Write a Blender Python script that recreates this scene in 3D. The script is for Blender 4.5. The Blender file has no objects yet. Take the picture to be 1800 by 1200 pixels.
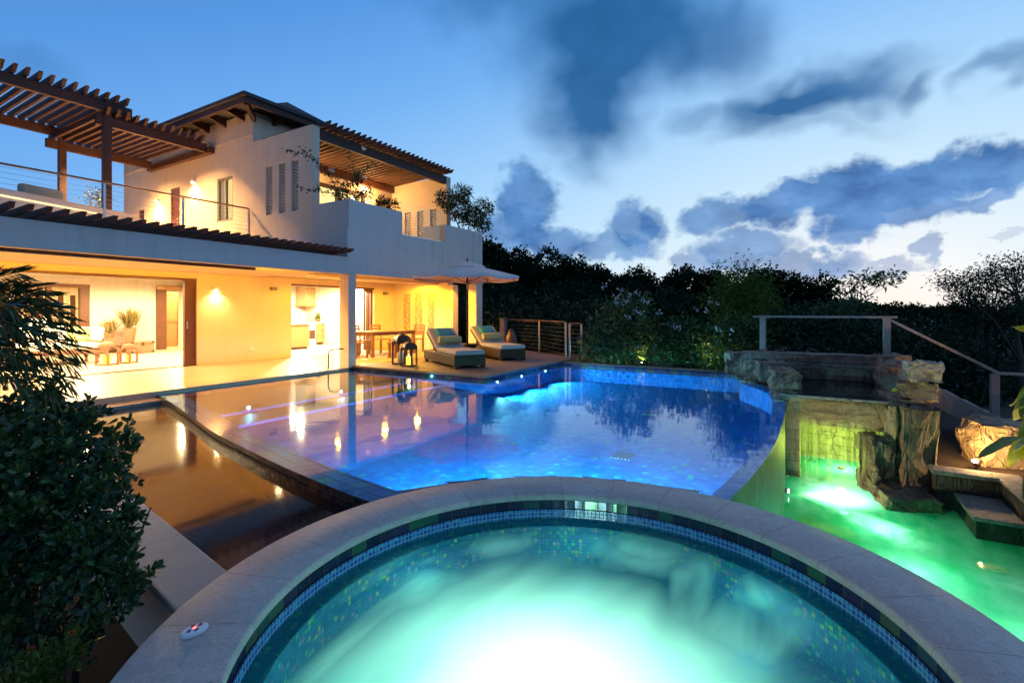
import bpy, bmesh, math, random
import numpy as np
from mathutils import Vector, Matrix, noise as mnoise
scene = bpy.context.scene
COL = scene.collection
R = math.radians
PI = math.pi
rnd = random.Random(7)

# ------------------------------------------------------------------ objects
WL = {}                                   # world location of each thing's root

def link(o):
    COL.objects.link(o); return o

def tag(o, label=None, cat=None, group=None, kind=None):
    if label: o["label"] = label
    if cat: o["category"] = cat
    if group: o["group"] = group
    if kind: o["kind"] = kind
    return o

def thing(name, label, cat, loc, group=None, rz=0):
    o = link(bpy.data.objects.new(name, None))
    o.empty_display_size = 0.1
    o.location = loc; o.rotation_euler = (0, 0, rz)
    WL[o.name] = Vector(loc)
    return tag(o, label, cat, group)

def kids(o):
    return list(o.children)

def dup(o, loc, rz=None, label=None, group=None, parent=None, scale=None):
    c = link(o.copy())
    if parent is not None:
        c.parent = parent
    else:
        c.location = loc
        if rz is not None: c.rotation_euler = (0, 0, rz)
        if scale: c.scale = (scale,) * 3
        if label: c["label"] = label
        if group: c["group"] = group
    for ch in kids(o):
        dup(ch, None, parent=c)
    return c

class MB:
    def __init__(s):
        s.v = []; s.f = []; s.uv = {}; s.sm = set()
    def face(s, pts, uv=None, smooth=False):
        b = len(s.v); s.v += [tuple(p) for p in pts]
        s.f.append(tuple(range(b, b + len(pts))))
        if uv: s.uv[len(s.f) - 1] = uv
        if smooth: s.sm.add(len(s.f) - 1)
        return s
    def hexa(s, p):
        b = len(s.v); s.v += [tuple(q) for q in p]
        for q in ((0, 3, 2, 1), (4, 5, 6, 7), (0, 1, 5, 4), (1, 2, 6, 5), (2, 3, 7, 6), (3, 0, 4, 7)):
            s.f.append(tuple(b + i for i in q))
        return s
    def box(s, x0, x1, y0, y1, z0, z1):
        return s.hexa([(x0, y0, z0), (x1, y0, z0), (x1, y1, z0), (x0, y1, z0),
                       (x0, y0, z1), (x1, y0, z1), (x1, y1, z1), (x0, y1, z1)])
    def bar(s, a, b, w, h, up=(0, 0, 1)):
        a = Vector(a); b = Vector(b); d = (b - a).normalized(); up = Vector(up)
        if abs(d.dot(up)) > .98: up = Vector((1, 0, 0))
        sd = d.cross(up).normalized(); u = sd.cross(d)
        sd *= w / 2; u *= h / 2
        return s.hexa([a - sd - u, a + sd - u, b + sd - u, b - sd - u, a - sd + u, a + sd + u, b + sd + u, b - sd + u])
    def tube(s, pts, r, n=8, caps=True):
        pts = [Vector(p) for p in pts]; rs = r if isinstance(r, (list, tuple)) else [r] * len(pts)
        b = len(s.v); prev = None
        for i, p in enumerate(pts):
            d = (pts[min(i + 1, len(pts) - 1)] - pts[max(i - 1, 0)]).normalized()
            if prev is None:
                x = d.orthogonal().normalized()
            else:
                x = (prev - d * prev.dot(d)).normalized()
            prev = x; y = d.cross(x)
            for k in range(n):
                a = 2 * PI * k / n
                s.v.append(tuple(p + (x * math.cos(a) + y * math.sin(a)) * rs[i]))
        for i in range(len(pts) - 1):
            for k in range(n):
                k2 = (k + 1) % n
                s.f.append((b + i * n + k, b + i * n + k2, b + (i + 1) * n + k2, b + (i + 1) * n + k)); s.sm.add(len(s.f) - 1)
        if caps:
            s.f.append(tuple(b + k for k in reversed(range(n))))
            s.f.append(tuple(b + (len(pts) - 1) * n + k for k in range(n)))
        return s
    def prism(s, poly, z0, z1, sides=True):
        n = len(poly); b = len(s.v)
        s.v += [(p[0], p[1], z0) for p in poly] + [(p[0], p[1], z1) for p in poly]
        s.f.append(tuple(b + i for i in reversed(range(n)))); s.f.append(tuple(b + n + i for i in range(n)))
        if sides:
            for i in range(n):
                j = (i + 1) % n
                s.f.append((b + i, b + j, b + n + j, b + n + i))
        return s
    def lathe(s, prof, c=(0, 0, 0), n=24, caps=True, smooth=True):
        b = len(s.v); m = len(prof)
        for r, z in prof:
            for k in range(n):
                a = 2 * PI * k / n
                s.v.append((c[0] + r * math.cos(a), c[1] + r * math.sin(a), c[2] + z))
        for i in range(m - 1):
            for k in range(n):
                k2 = (k + 1) % n
                s.f.append((b + i * n + k, b + i * n + k2, b + (i + 1) * n + k2, b + (i + 1) * n + k))
                if smooth: s.sm.add(len(s.f) - 1)
        if caps:
            s.f.append(tuple(b + k for k in reversed(range(n)))); s.f.append(tuple(b + (m - 1) * n + k for k in range(n)))
        return s
    def strip(s, path, z0, z1, smooth=True):
        """vertical ribbon along a plan path, uv in metres along the path"""
        u = 0
        for (a, c) in zip(path[:-1], path[1:]):
            l = math.hypot(c[0] - a[0], c[1] - a[1])
            s.face([(a[0], a[1], z0), (c[0], c[1], z0), (c[0], c[1], z1), (a[0], a[1], z1)],
                   [(u, z0), (u + l, z0), (u + l, z1), (u, z1)], smooth)
            u += l
        return s
    def band(s, pa, pb, z, zb=None):
        """flat ribbon between two plan paths, uv in metres"""
        zb = z if zb is None else zb; u = 0
        for i in range(len(pa) - 1):
            a, b, c, d = pa[i], pa[i + 1], pb[i + 1], pb[i]
            l = math.hypot(b[0] - a[0], b[1] - a[1]); w = math.hypot(d[0] - a[0], d[1] - a[1])
            s.face([(a[0], a[1], z), (b[0], b[1], z), (c[0], c[1], zb), (d[0], d[1], zb)], [(u, 0), (u + l, 0), (u + l, w), (u, w)])
            u += l
        return s
    def wall(s, axis, p0, p1, u0, u1, z0, z1, holes=()):
        """a wall slab with rectangular openings; axis is the direction of its normal"""
        us = sorted({u0, u1, *[min(max(h[k], u0), u1) for h in holes for k in (0, 1)]})
        zs = sorted({z0, z1, *[min(max(h[k], z0), z1) for h in holes for k in (2, 3)]})
        def full(i, j):
            if i < 0 or j < 0 or i >= len(us) - 1 or j >= len(zs) - 1: return False
            um = (us[i] + us[i + 1]) / 2; zm = (zs[j] + zs[j + 1]) / 2
            return not any(h[0] < um < h[1] and h[2] < zm < h[3] for h in holes)
        P = (lambda p, u, z: (p, u, z)) if axis == 'x' else (lambda p, u, z: (u, p, z))
        for i in range(len(us) - 1):
            for j in range(len(zs) - 1):
                if not full(i, j): continue
                a, b, c, d = us[i], us[i + 1], zs[j], zs[j + 1]
                s.face([P(p0, a, c), P(p0, b, c), P(p0, b, d), P(p0, a, d)])
                s.face([P(p1, b, c), P(p1, a, c), P(p1, a, d), P(p1, b, d)])
                if not full(i - 1, j): s.face([P(p0, a, c), P(p0, a, d), P(p1, a, d), P(p1, a, c)])
                if not full(i + 1, j): s.face([P(p0, b, c), P(p1, b, c), P(p1, b, d), P(p0, b, d)])
                if not full(i, j - 1): s.face([P(p0, a, c), P(p1, a, c), P(p1, b, c), P(p0, b, c)])
                if not full(i, j + 1): s.face([P(p0, a, d), P(p0, b, d), P(p1, b, d), P(p1, a, d)])
        return s
    def build(s, name, mat, parent=None, bevel=0, seg=2, smooth=False, loc=None, weld=False, subsurf=0):
        me = bpy.data.meshes.new(name)
        if parent is not None:
            r = parent
            while r.parent: r = r.parent
            off = WL[r.name]
        elif loc is not None:
            off = Vector(loc)
        else:
            xs, ys, zs = zip(*s.v)
            off = Vector(((min(xs) + max(xs)) / 2, (min(ys) + max(ys)) / 2, min(zs)))
        ov = [(p[0] - off.x, p[1] - off.y, p[2] - off.z) for p in s.v]
        me.from_pydata(ov, [], s.f)
        uvl = me.uv_layers.new(name="UVMap")
        for p in me.polygons:
            if smooth or p.index in s.sm: p.use_smooth = True
            q = s.uv.get(p.index)
            if q:
                for k, li in enumerate(p.loop_indices): uvl.data[li].uv = q[k]
            else:
                n = p.normal; ax = max(range(3), key=lambda i: abs(n[i]))
                i, j = ((1, 2), (0, 2), (0, 1))[ax]
                for li, vi in zip(p.loop_indices, p.vertices):
                    w = s.v[vi]; uvl.data[li].uv = (w[i], w[j])
        if weld or bevel or subsurf:
            bm = bmesh.new(); bm.from_mesh(me)
            bmesh.ops.remove_doubles(bm, verts=bm.verts, dist=1e-4)
            bmesh.ops.recalc_face_normals(bm, faces=bm.faces)
            bm.to_mesh(me); bm.free()
        o = link(bpy.data.objects.new(name, me))
        if mat: me.materials.append(mat)
        if parent is not None:
            o.parent = parent
        else:
            o.location = off
        WL[o.name] = off
        if bevel:
            m = o.modifiers.new("bevel", 'BEVEL'); m.width = bevel; m.segments = seg; m.limit_method = 'ANGLE'; m.angle_limit = R(40)
        if subsurf:
            m = o.modifiers.new("sub", 'SUBSURF'); m.levels = subsurf; m.render_levels = subsurf
        return o

def struct(o):
    o["kind"] = "structure"; return o

# ------------------------------------------------------------------ node helper
class NT:
    def __init__(s, tree): s.t = tree; s.n = tree.nodes; s.l = tree.links
    def __call__(s, typ, ins=None, **props):
        n = s.n.new(typ)
        for k, v in props.items(): setattr(n, k, v)
        for k, v in (ins or {}).items():
            sock = n.inputs[k]
            if isinstance(v, bpy.types.NodeSocket): s.l.new(v, sock)
            else: sock.default_value = v
        return n
    def math(s, op, a, b=0.0, c=None, clamp=False):
        n = s.n.new('ShaderNodeMath'); n.operation = op; n.use_clamp = clamp
        for i, v in enumerate((a, b, c)):
            if v is None: continue
            if isinstance(v, bpy.types.NodeSocket): s.l.new(v, n.inputs[i])
            else: n.inputs[i].default_value = v
        return n.outputs[0]
    def mix(s, f, a, b, blend='MIX'):
        n = s.n.new('ShaderNodeMix'); n.data_type = 'RGBA'; n.blend_type = blend
        for k, v in ((0, f), (6, a), (7, b)):
            if isinstance(v, bpy.types.NodeSocket): s.l.new(v, n.inputs[k])
            else: n.inputs[k].default_value = (v if k == 0 else (*v, 1.0) if len(v) == 3 else v)
        return n.outputs[2]
    def rng(s, v, a, b, c=0.0, d=1.0, smooth=False):
        n = s.n.new('ShaderNodeMapRange'); n.interpolation_type = 'SMOOTHSTEP' if smooth else 'LINEAR'
        s.l.new(v, n.inputs[0])
        for i, x in enumerate((a, b, c, d)): n.inputs[i + 1].default_value = x
        return n.outputs[0]
    def ramp(s, f, stops, interp='LINEAR'):
        n = s.n.new('ShaderNodeValToRGB'); n.color_ramp.interpolation = interp
        e = n.color_ramp.elements
        while len(e) < len(stops): e.new(0.5)
        for x, (p, c) in zip(e, stops): x.position = p; x.color = (*c, 1)
        s.l.new(f, n.inputs[0]); return n.outputs[0]

def mat(name):
    m = bpy.data.materials.new(name); m.use_nodes = True
    m.node_tree.nodes.clear(); t = NT(m.node_tree)
    out = t('ShaderNodeOutputMaterial')
    return m, t, out

def pbr(t, out, **k):
    ren = {'color': 'Base Color', 'rough': 'Roughness', 'metal': 'Metallic', 'normal': 'Normal', 'spec': 'Specular IOR Level', 'coat': 'Coat Weight', 'emit': 'Emission Color', 'estr': 'Emission Strength', 'sheen': 'Sheen Weight'}
    d = {}
    for a, v in k.items():
        if a in ('color', 'emit') and not isinstance(v, bpy.types.NodeSocket): v = (*v, 1)
        d[ren[a]] = v
    p = t('ShaderNodeBsdfPrincipled', d)
    t.l.new(p.outputs[0], out.inputs[0]); return p

def noise(t, vec, scale, detail=4, rough=.55, dist=0, out='Fac'):
    n = t('ShaderNodeTexNoise', {'Scale': scale, 'Detail': detail, 'Roughness': rough, 'Distortion': dist})
    if vec is not None: t.l.new(vec, n.inputs['Vector'])
    return n.outputs[out]

def bump(t, h, strength=.3, dist=.01):
    return t('ShaderNodeBump', {'Height': h, 'Strength': strength, 'Distance': dist}).outputs[0]

def simple(name, color, rough=.6, var=.12, scale=6, bmp=.15, bscale=60, metal=0, coat=0, stretch=None, spec=.5, streaks=0):
    """a lightly mottled surface: colour noise and fine bump"""
    m, t, out = mat(name)
    v = t('ShaderNodeTexCoord').outputs['Object']
    if stretch: v = t('ShaderNodeMapping', {'Vector': v, 'Scale': stretch}).outputs[0]
    f = noise(t, v, scale)
    c = t.mix(f, [x * (1 - var) for x in color], [min(1, x * (1 + var)) for x in color])
    if streaks:      # rain streaks and patchy weathering
        sv = t('ShaderNodeMapping', {'Vector': v, 'Scale': (2.2, 2.2, .22)}).outputs[0]
        k = t.math('MULTIPLY', t.rng(noise(t, sv, 2.4, 5, .62), .48, .78), t.rng(noise(t, v, .8, 3), .35, .65))
        c = t.mix(t.math('MULTIPLY', k, streaks), c, [x * .45 for x in color])
    pbr(t, out, color=c, rough=rough, metal=metal, coat=coat, spec=spec, normal=bump(t, noise(t, v, bscale, 3), bmp, .004))
    return m

def emit(name, color, strength):
    m, t, out = mat(name)
    e = t('ShaderNodeEmission', {'Color': (*color, 1), 'Strength': strength})
    t.l.new(e.outputs[0], out.inputs[0]); return m

def tiles(name, size, stops, grout, rough=.15, gw=.05, var=.35, metal=0.0, aspect=1.0, spec=.5, offset=0.0):
    """tiles laid on the mesh's metre UVs, each tile with its own glaze"""
    m, t, out = mat(name)
    uv = t('ShaderNodeUVMap').outputs[0]
    sep = t('ShaderNodeSeparateXYZ', {0: uv})
    v = t.math('DIVIDE', sep.outputs[1], size * aspect); fv = t.math('FLOOR', v)
    u = t.math('DIVIDE', sep.outputs[0], size)
    if offset: u = t.math('ADD', u, t.math('MULTIPLY', fv, offset))
    fu = t.math('FLOOR', u)
    cell = t('ShaderNodeCombineXYZ', {0: fu, 1: fv})
    wn = t('ShaderNodeTexWhiteNoise', {'Vector': cell.outputs[0]}, noise_dimensions='2D')
    col = t.ramp(wn.outputs[0], stops)
    cl = noise(t, uv, 1.3, 3)
    col = t.mix(t.math('MULTIPLY', cl, var), col, [min(1, x * 2.2) for x in stops[len(stops) // 2][1]])
    du = t.math('ABSOLUTE', t.math('SUBTRACT', t.math('FRACT', u), .5))
    dv = t.math('ABSOLUTE', t.math('SUBTRACT', t.math('FRACT', v), .5))
    g = t.math('GREATER_THAN', t.math('MAXIMUM', du, dv), .5 - gw)
    col = t.mix(g, col, grout)
    nrm = bump(t, t.math('SUBTRACT', t.math('MULTIPLY', wn.outputs[0], .3), g), .25, .003)
    pbr(t, out, color=col, rough=t.math('ADD', t.math('MULTIPLY', g, .4), rough), normal=nrm, metal=metal, spec=spec)
    return m

def paving(name, color, w, h, joint=.004, rot=0, var=.18, rough=.55, offset=.5, darkj=.45):
    m, t, out = mat(name)
    g = t('ShaderNodeNewGeometry').outputs['Position']
    v = t('ShaderNodeMapping', {'Vector': g, 'Rotation': (0, 0, rot)}).outputs[0]
    b = t('ShaderNodeTexBrick', {'Vector': v, 'Color1': (1, 1, 1, 1), 'Color2': (.75, .75, .75, 1), 'Mortar': (0, 0, 0, 1), 'Scale': 1.0, 'Mortar Size': joint, 'Brick Width': w, 'Row Height': h}, offset=offset)
    n1 = noise(t, v, 3, 5); n2 = noise(t, v, 30, 4, .7, 1.5)
    c = t.mix(n1, [x * (1 - var) for x in color], [min(1, x * (1 + var)) for x in color])
    c = t.mix(t.math('MULTIPLY', n2, .25), c, [x * .5 for x in color])
    c = t.mix(.35, c, t.mix(1.0, c, b.outputs['Color'], 'MULTIPLY'))
    c = t.mix(b.outputs['Fac'], c, [x * darkj for x in color])
    pbr(t, out, color=c, rough=rough, normal=bump(t, t.math('SUBTRACT', t.math('MULTIPLY', n2, .3), b.outputs['Fac']), .3, .004))
    return m

def schlick(t, f0, nrm=None):
    """two-sided Fresnel reflectance"""
    n = t('ShaderNodeLayerWeight', {'Blend': .5})
    if nrm is not None: t.l.new(nrm, n.inputs['Normal'])
    return t.math('MULTIPLY_ADD', t.math('POWER', n.outputs['Facing'], 5.0), 1 - f0, f0)

def water(name, tint, rough=.02, ripple=.05, rscale=3.0, foam=None, foam_col=(.9, .95, .92), body=None, body_f=0.0):
    """still water: Fresnel mirror over a tinted clear body; foam(t, position) gives where it churns white"""
    m, t, out = mat(name)
    pos = t('ShaderNodeNewGeometry').outputs['Position']
    nz = noise(t, pos, rscale, 2, .5)
    nb = bump(t, nz, ripple, .05)
    fr = schlick(t, .022, nb)
    tr = t('ShaderNodeBsdfTransparent', {'Color': (*tint, 1)})
    gl = t('ShaderNodeBsdfGlossy', {'Color': (1, 1, 1, 1), 'Roughness': rough, 'Normal': nb})
    mx = t('ShaderNodeMixShader', {0: fr, 1: tr.outputs[0], 2: gl.outputs[0]})
    res = mx.outputs[0]
    if foam:
        f = foam(t, pos)
        fc = t.mix(t.math('POWER', f, .8), body or foam_col, foam_col)      # aerated water: milky body, white where it boils
        tl = t('ShaderNodeBsdfTranslucent', {'Color': fc})
        df = t('ShaderNodeBsdfDiffuse', {'Color': fc})
        a = t('ShaderNodeMixShader', {0: .25, 1: tl.outputs[0], 2: df.outputs[0]})
        a = t('ShaderNodeMixShader', {0: t.math('MULTIPLY', fr, .8), 1: a.outputs[0], 2: gl.outputs[0]})
        res = t('ShaderNodeMixShader', {0: t.math('MULTIPLY_ADD', f, 1 - body_f, body_f), 1: res, 2: a.outputs[0]}).outputs[0]
    t.l.new(res, out.inputs[0])
    return m

def leafmat(name, a, b, c, rough=.45, transl=.25, spec=.35):
    m, t, out = mat(name)
    g = t('ShaderNodeNewGeometry')
    col = t.ramp(g.outputs['Random Per Island'], [(0, a), (.55, b), (1, c)])
    p = t('ShaderNodeBsdfPrincipled', {'Base Color': col, 'Roughness': rough, 'Specular IOR Level': spec})
    tl = t('ShaderNodeBsdfTranslucent', {'Color': col})
    mx = t('ShaderNodeMixShader', {0: transl, 1: p.outputs[0], 2: tl.outputs[0]})
    t.l.new(mx.outputs[0], out.inputs[0]); return m

# ------------------------------------------------------------------ lamps
def lamp(kind, loc, power, color, size=.05, target=None, cone=None, blend=.5, name=None):
    d = bpy.data.lights.new(name or kind.lower() + "_light", kind)
    d.energy = power; d.color = color
    if kind == 'AREA': d.shape = 'DISK'; d.size = size
    else: d.shadow_soft_size = size
    if kind == 'SPOT':
        d.spot_size = R(cone or 90); d.spot_blend = blend
    o = link(bpy.data.objects.new(d.name, d)); o.location = loc
    if target is not None:
        o.rotation_euler = (Vector(target) - Vector(loc)).to_track_quat('-Z', 'Y').to_euler()
    return o

# ------------------------------------------------------------------ foliage
def leaf_mesh(name, P, D, L, W, m, parent=None, rg=None, fold=.18, loc=None, droop=0.0):
    """N folded four-point leaves; L, W arrays or scalars"""
    N = len(P); rg = rg or np.random.default_rng(1)
    D = D / np.linalg.norm(D, axis=1, keepdims=True)
    X = rg.normal(size=(N, 3)); S = np.cross(D, X); S /= np.linalg.norm(S, axis=1, keepdims=True) + 1e-9
    Nn = np.cross(S, D)
    L = np.broadcast_to(np.asarray(L, float), (N,))[:, None]; W = np.broadcast_to(np.asarray(W, float), (N,))[:, None]
    mid = P + D * L * .5; f = Nn * W * fold
    tip = P + D * L; tip[:, 2] -= (droop * L)[:, 0]
    V = np.stack([P, mid + S * W * .5 + f, tip, mid - S * W * .5 + f], 1)
    if parent is not None:
        r = parent
        while r.parent: r = r.parent
        off = WL[r.name]
    else:
        off = Vector(loc)
    V = V.reshape(-1, 3) - np.array(off)
    me = bpy.data.meshes.new(name)
    me.vertices.add(4 * N); me.vertices.foreach_set("co", V.astype(np.float32).ravel())
    base = (np.arange(N) * 4)[:, None]
    tri = (base + np.array([0, 1, 2, 0, 2, 3])).astype(np.int32)
    me.loops.add(6 * N); me.loops.foreach_set("vertex_index", tri.ravel())
    me.polygons.add(2 * N)
    me.polygons.foreach_set("loop_start", (np.arange(2 * N) * 3).astype(np.int32))
    me.polygons.foreach_set("loop_total", np.full(2 * N, 3, np.int32))
    me.update(calc_edges=True); me.validate()
    me.materials.append(m)
    o = link(bpy.data.objects.new(name, me))
    if parent is not None: o.parent = parent
    else: o.location = off
    WL[o.name] = off
    return o

def blob_points(rg, blobs, n, per=9, spread=.1, shell=.5):
    """leaf clusters through the outer volume of lumpy blobs; returns points and outward directions"""
    vol = np.array([b[1][0] * b[1][1] + b[1][2] * b[1][0] for b in blobs], float); vol /= vol.sum()
    P = []; D = []
    for (c, r), w in zip(blobs, vol):
        k = max(2, int(n * w / per))
        d = rg.normal(size=(k, 3)); d /= np.linalg.norm(d, axis=1, keepdims=True)
        lump = 1 + .16 * np.sin(d[:, 0] * 5 + c[0] * 3) * np.cos(d[:, 2] * 6 + c[1]) + .12 * np.sin(d[:, 1] * 9 + c[2])
        rad = (shell + (1 - shell) * rg.random(k) ** .6) * lump
        cc = np.array(c) + d * rad[:, None] * np.array(r)
        pp = np.repeat(cc, per, 0) + rg.normal(size=(k * per, 3)) * spread
        dd = np.repeat(d, per, 0) * .8 + rg.normal(size=(k * per, 3)) * .8
        dd[:, 2] += .25
        P.append(pp); D.append(dd)
    return np.concatenate(P), np.concatenate(D)

def shrub(name, label, cat, base, blobs, n, L, W, m, stem_m, seed, group=None, spread=.1, stems=5, stem_r=.015, per=9, droop=.1, shell=.5, part='foliage', fold=.18):
    t = thing(name, label, cat, base, group)
    rg = np.random.default_rng(seed)
    P, D = blob_points(rg, blobs, n, per, spread, shell)
    leaf_mesh(part, P, D, L * (.7 + .6 * rg.random(len(P))), W * (.8 + .4 * rg.random(len(P))), m, t, rg, droop=droop, fold=fold)
    if stems:
        mb = MB(); b = Vector(base)
        for i in range(stems):
            c, r = blobs[i % len(blobs)]
            e = Vector(c) + Vector((rg.normal() * r[0] * .4, rg.normal() * r[1] * .4, rg.random() * r[2] * .5))
            o = b + Vector((rg.normal() * .06, rg.normal() * .06, 0))
            mid = o.lerp(e, .5) + Vector((rg.normal() * .08, rg.normal() * .08, .05))
            mb.tube([o, mid, e], [stem_r, stem_r * .75, stem_r * .35], 6)
        mb.build('stem', stem_m, t)
    return t
# ------------------------------------------------------------------ camera
FWD = Vector((.8582, .5134, 0)); RGT = Vector((.5134, -.8582, 0)); EYE = 1.35; FPX = 870.0
cam = bpy.data.cameras.new("camera"); cam.lens = FPX / 1800 * 36; cam.sensor_width = 36
cam.shift_y = -53 / 1800; cam.clip_end = 3000; cam.clip_start = .02
co = link(bpy.data.objects.new("camera", cam))
co.location = (0, 0, EYE); co.rotation_euler = (R(90), 0, math.atan2(FWD.y, FWD.x) - R(90))
scene.camera = co
scene.render.resolution_x = 1024; scene.render.resolution_y = 682
vs = scene.view_settings
scene.display_settings.display_device = 'sRGB'
vs.view_transform = 'Standard'; vs.look = 'None'; vs.exposure = 0; vs.gamma = 1
cy = scene.cycles
cy.use_denoising = True
cy.max_bounces = 8; cy.diffuse_bounces = 4; cy.glossy_bounces = 4; cy.transmission_bounces = 6; cy.transparent_max_bounces = 12
cy.sample_clamp_indirect = 4.0; cy.caustics_reflective = False; cy.caustics_refractive = False
cy.use_light_tree = True

# ------------------------------------------------------------------ sky
def azel(px, py):
    k = (px - 900) / FPX; a = math.atan(k)
    return a, math.atan((547 - py) / FPX * math.cos(a))

def make_sky():
    w = bpy.data.worlds.new("World"); scene.world = w; w.use_nodes = True
    t = NT(w.node_tree); w.node_tree.nodes.clear()
    out = t('ShaderNodeOutputWorld')
    gen = t('ShaderNodeTexCoord').outputs['Generated']
    sep = t('ShaderNodeSeparateXYZ', {0: gen})
    base_az = math.atan2(FWD.y, FWD.x)
    # compass bearing clockwise from the sea view, and elevation
    rot = t('ShaderNodeVectorRotate', {'Vector': gen, 'Angle': -base_az}, rotation_type='Z_AXIS')
    rs = t('ShaderNodeSeparateXYZ', {0: rot.outputs[0]})
    az = t.math('ARCTAN2', t.math('MULTIPLY', rs.outputs[1], -1.0), rs.outputs[0])
    el = t.math('ARCSINE', sep.outputs[2])
    ga, ge = azel(1560, 500)
    gd = Vector((math.cos(ge) * math.cos(base_az - ga), math.cos(ge) * math.sin(base_az - ga), math.sin(ge)))
    dot = t('ShaderNodeVectorMath', {0: gen, 1: gd}, operation='DOT_PRODUCT').outputs['Value']
    ang = t.math('ARCCOSINE', t.math('MULTIPLY', dot, .9999))
    s = t.math('ADD', t.math('MULTIPLY', ang, .60), t.math('MULTIPLY', t.math('MAXIMUM', el, 0.0), 1.55))
    s = t.math('DIVIDE', s, PI)
    sky = t.ramp(s, [(0, (1.0, .93, .86)), (.05, (.90, .96, 1.0)), (.14, (.66, .87, 1.02)), (.25, (.40, .69, 1.02)), (.37, (.18, .46, .94)), (.46, (.10, .33, .80)), (.56, (.065, .23, .60)), (.72, (.14, .24, .46)), (1, (.13, .19, .34))])
    ns = t('ShaderNodeTexSky', sky_type='NISHITA', sun_disc=False, sun_elevation=R(1.5), sun_rotation=R(90) - (base_az - ga), altitude=50)
    nsc = t('ShaderNodeVectorMath', {0: ns.outputs[0], 3: .12}, operation='SCALE').outputs[0]
    sky = t.mix(.03, sky, nsc)
    # wind-drawn clouds, each where it stands in the sky
    uv = t('ShaderNodeCombineXYZ', {0: az, 1: el}).outputs[0]
    st = t('ShaderNodeMapping', {'Vector': uv, 'Scale': (1, 1.25, 1)}).outputs[0]
    n1 = t('ShaderNodeTexNoise', {'Vector': st, 'Scale': 6.5, 'Detail': 3, 'Roughness': .5})
    n2 = t('ShaderNodeTexNoise', {'Vector': st, 'Scale': 26, 'Detail': 4, 'Roughness': .6})
    def off(n, k):
        a = t('ShaderNodeVectorMath', {0: n.outputs['Color'], 1: (.5, .5, .5)}, operation='SUBTRACT').outputs[0]
        return t('ShaderNodeVectorMath', {0: a, 3: k}, operation='SCALE').outputs[0]
    wide = t('ShaderNodeVectorMath', {0: uv, 1: off(n1, .16)}, operation='ADD').outputs[0]
    fine = t('ShaderNodeVectorMath', {0: t('ShaderNodeVectorMath', {0: uv, 1: off(n1, .085)}, operation='ADD').outputs[0], 1: off(n2, .06)}, operation='ADD').outputs[0]
    soft = [  # px, py, half width, half height, tilt, opacity
        (1075, 40, 215, 125, 0, 1), (1040, 150, 120, 110, 10, .95), (1035, 235, 60, 75, 0, .6), (1250, 60, 130, 80, -10, .7), (850, -10, 120, 60, 0, .5), (720, -30, 200, 30, 0, .15),
        (1420, 170, 200, 42, 2, .95), (1340, 195, 110, 60, 0, .75), (1610, 152, 70, 26, 10, .7), (1225, 215, 60, 30, 0, .45), (1370, 235, 170, 22, 0, .35),
        (1770, 120, 80, 22, 22, .6), (50, 95, 110, 40, -10, .28), (1020, 270, 45, 40, 0, .3)]
    hard = [
        (925, 350, 62, 72, 0, .9), (900, 410, 80, 60, 0, .85), (975, 430, 85, 40, -8, .85), (1112, 400, 62, 62, 0, .85), (1080, 440, 90, 30, 0, .75), (1150, 385, 35, 35, 0, .7),
        (1265, 385, 85, 38, 8, .85), (1380, 365, 110, 48, 10, .95), (1500, 335, 130, 62, 12, 1), (1650, 300, 150, 58, 6, 1), (1780, 285, 90, 62, 0, .95), (1560, 375, 160, 38, 6, .9), (1730, 350, 90, 28, 15, .8),
        (1310, 440, 120, 36, 0, .8), (1410, 470, 110, 26, 0, .7), (1220, 460, 60, 22, 0, .6), (1495, 415, 75, 36, 0, .9), (1635, 440, 32, 34, 0, .6), (1560, 478, 80, 14, 0, .5), (1790, 408, 60, 8, 0, .25), (1480, 465, 60, 22, 0, .6)]
    def cover(blobs, vec, lo, hi):
        acc = None
        for px, py, rx, ry, tilt, op in blobs:
            a, e = azel(px, py); k = math.cos(a)
            mp = t('ShaderNodeMapping', {'Vector': vec, 'Location': (a, e, 0), 'Rotation': (0, 0, R(tilt)), 'Scale': (rx / FPX * k * k * .92, ry / FPX * k * .92, 1)}, vector_type='TEXTURE').outputs[0]
            ln = t('ShaderNodeVectorMath', {0: mp}, operation='LENGTH').outputs['Value']
            d = t.rng(ln, hi, lo, 0, op, True)
            acc = d if acc is None else t.math('ADD', t.math('MAXIMUM', acc, d), t.math('MULTIPLY', t.math('MINIMUM', acc, d), .2))
        return t.math('MINIMUM', acc, 1.0)
    cs = cover(soft, wide, .28, 1.45); ch = cover(hard, fine, .60, 1.12)
    texn = noise(t, t('ShaderNodeMapping', {'Vector': uv, 'Scale': (1, 1.6, 1)}).outputs[0], 9, 4, .6)
    ccol_s = t.mix(texn, (.012, .085, .25), (.028, .165, .43))
    ccol_h = t.mix(t.rng(texn, .34, .68), (.030, .135, .39), (.13, .33, .72))
    front = t.rng(rs.outputs[0], -.1, .25)      # the banks stand out at sea, not behind the garden
    c = t.mix(t.math('MULTIPLY', cs, t.math('MULTIPLY', front, .95)), sky, ccol_s)
    c = t.mix(t.math('MULTIPLY', ch, t.math('MULTIPLY', front, .95)), c, ccol_h)
    below = t.rng(sep.outputs[2], -.10, 0.0)
    c = t.mix(below, (.02, .03, .05), c)
    bg = t('ShaderNodeBackground', {'Color': c, 'Strength': 1.0})
    t.l.new(bg.outputs[0], out.inputs[0])
    try:
        w.cycles.sampling_method = 'MANUAL'; w.cycles.sample_map_resolution = 512
    except Exception: pass
    d = bpy.data.lights.new("sun", 'SUN'); d.energy = .08; d.angle = R(12); d.color = (1, .86, .72)
    o = link(bpy.data.objects.new("sun", d)); dirv = Vector((gd.x, gd.y, math.sin(R(1.5))))
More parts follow.
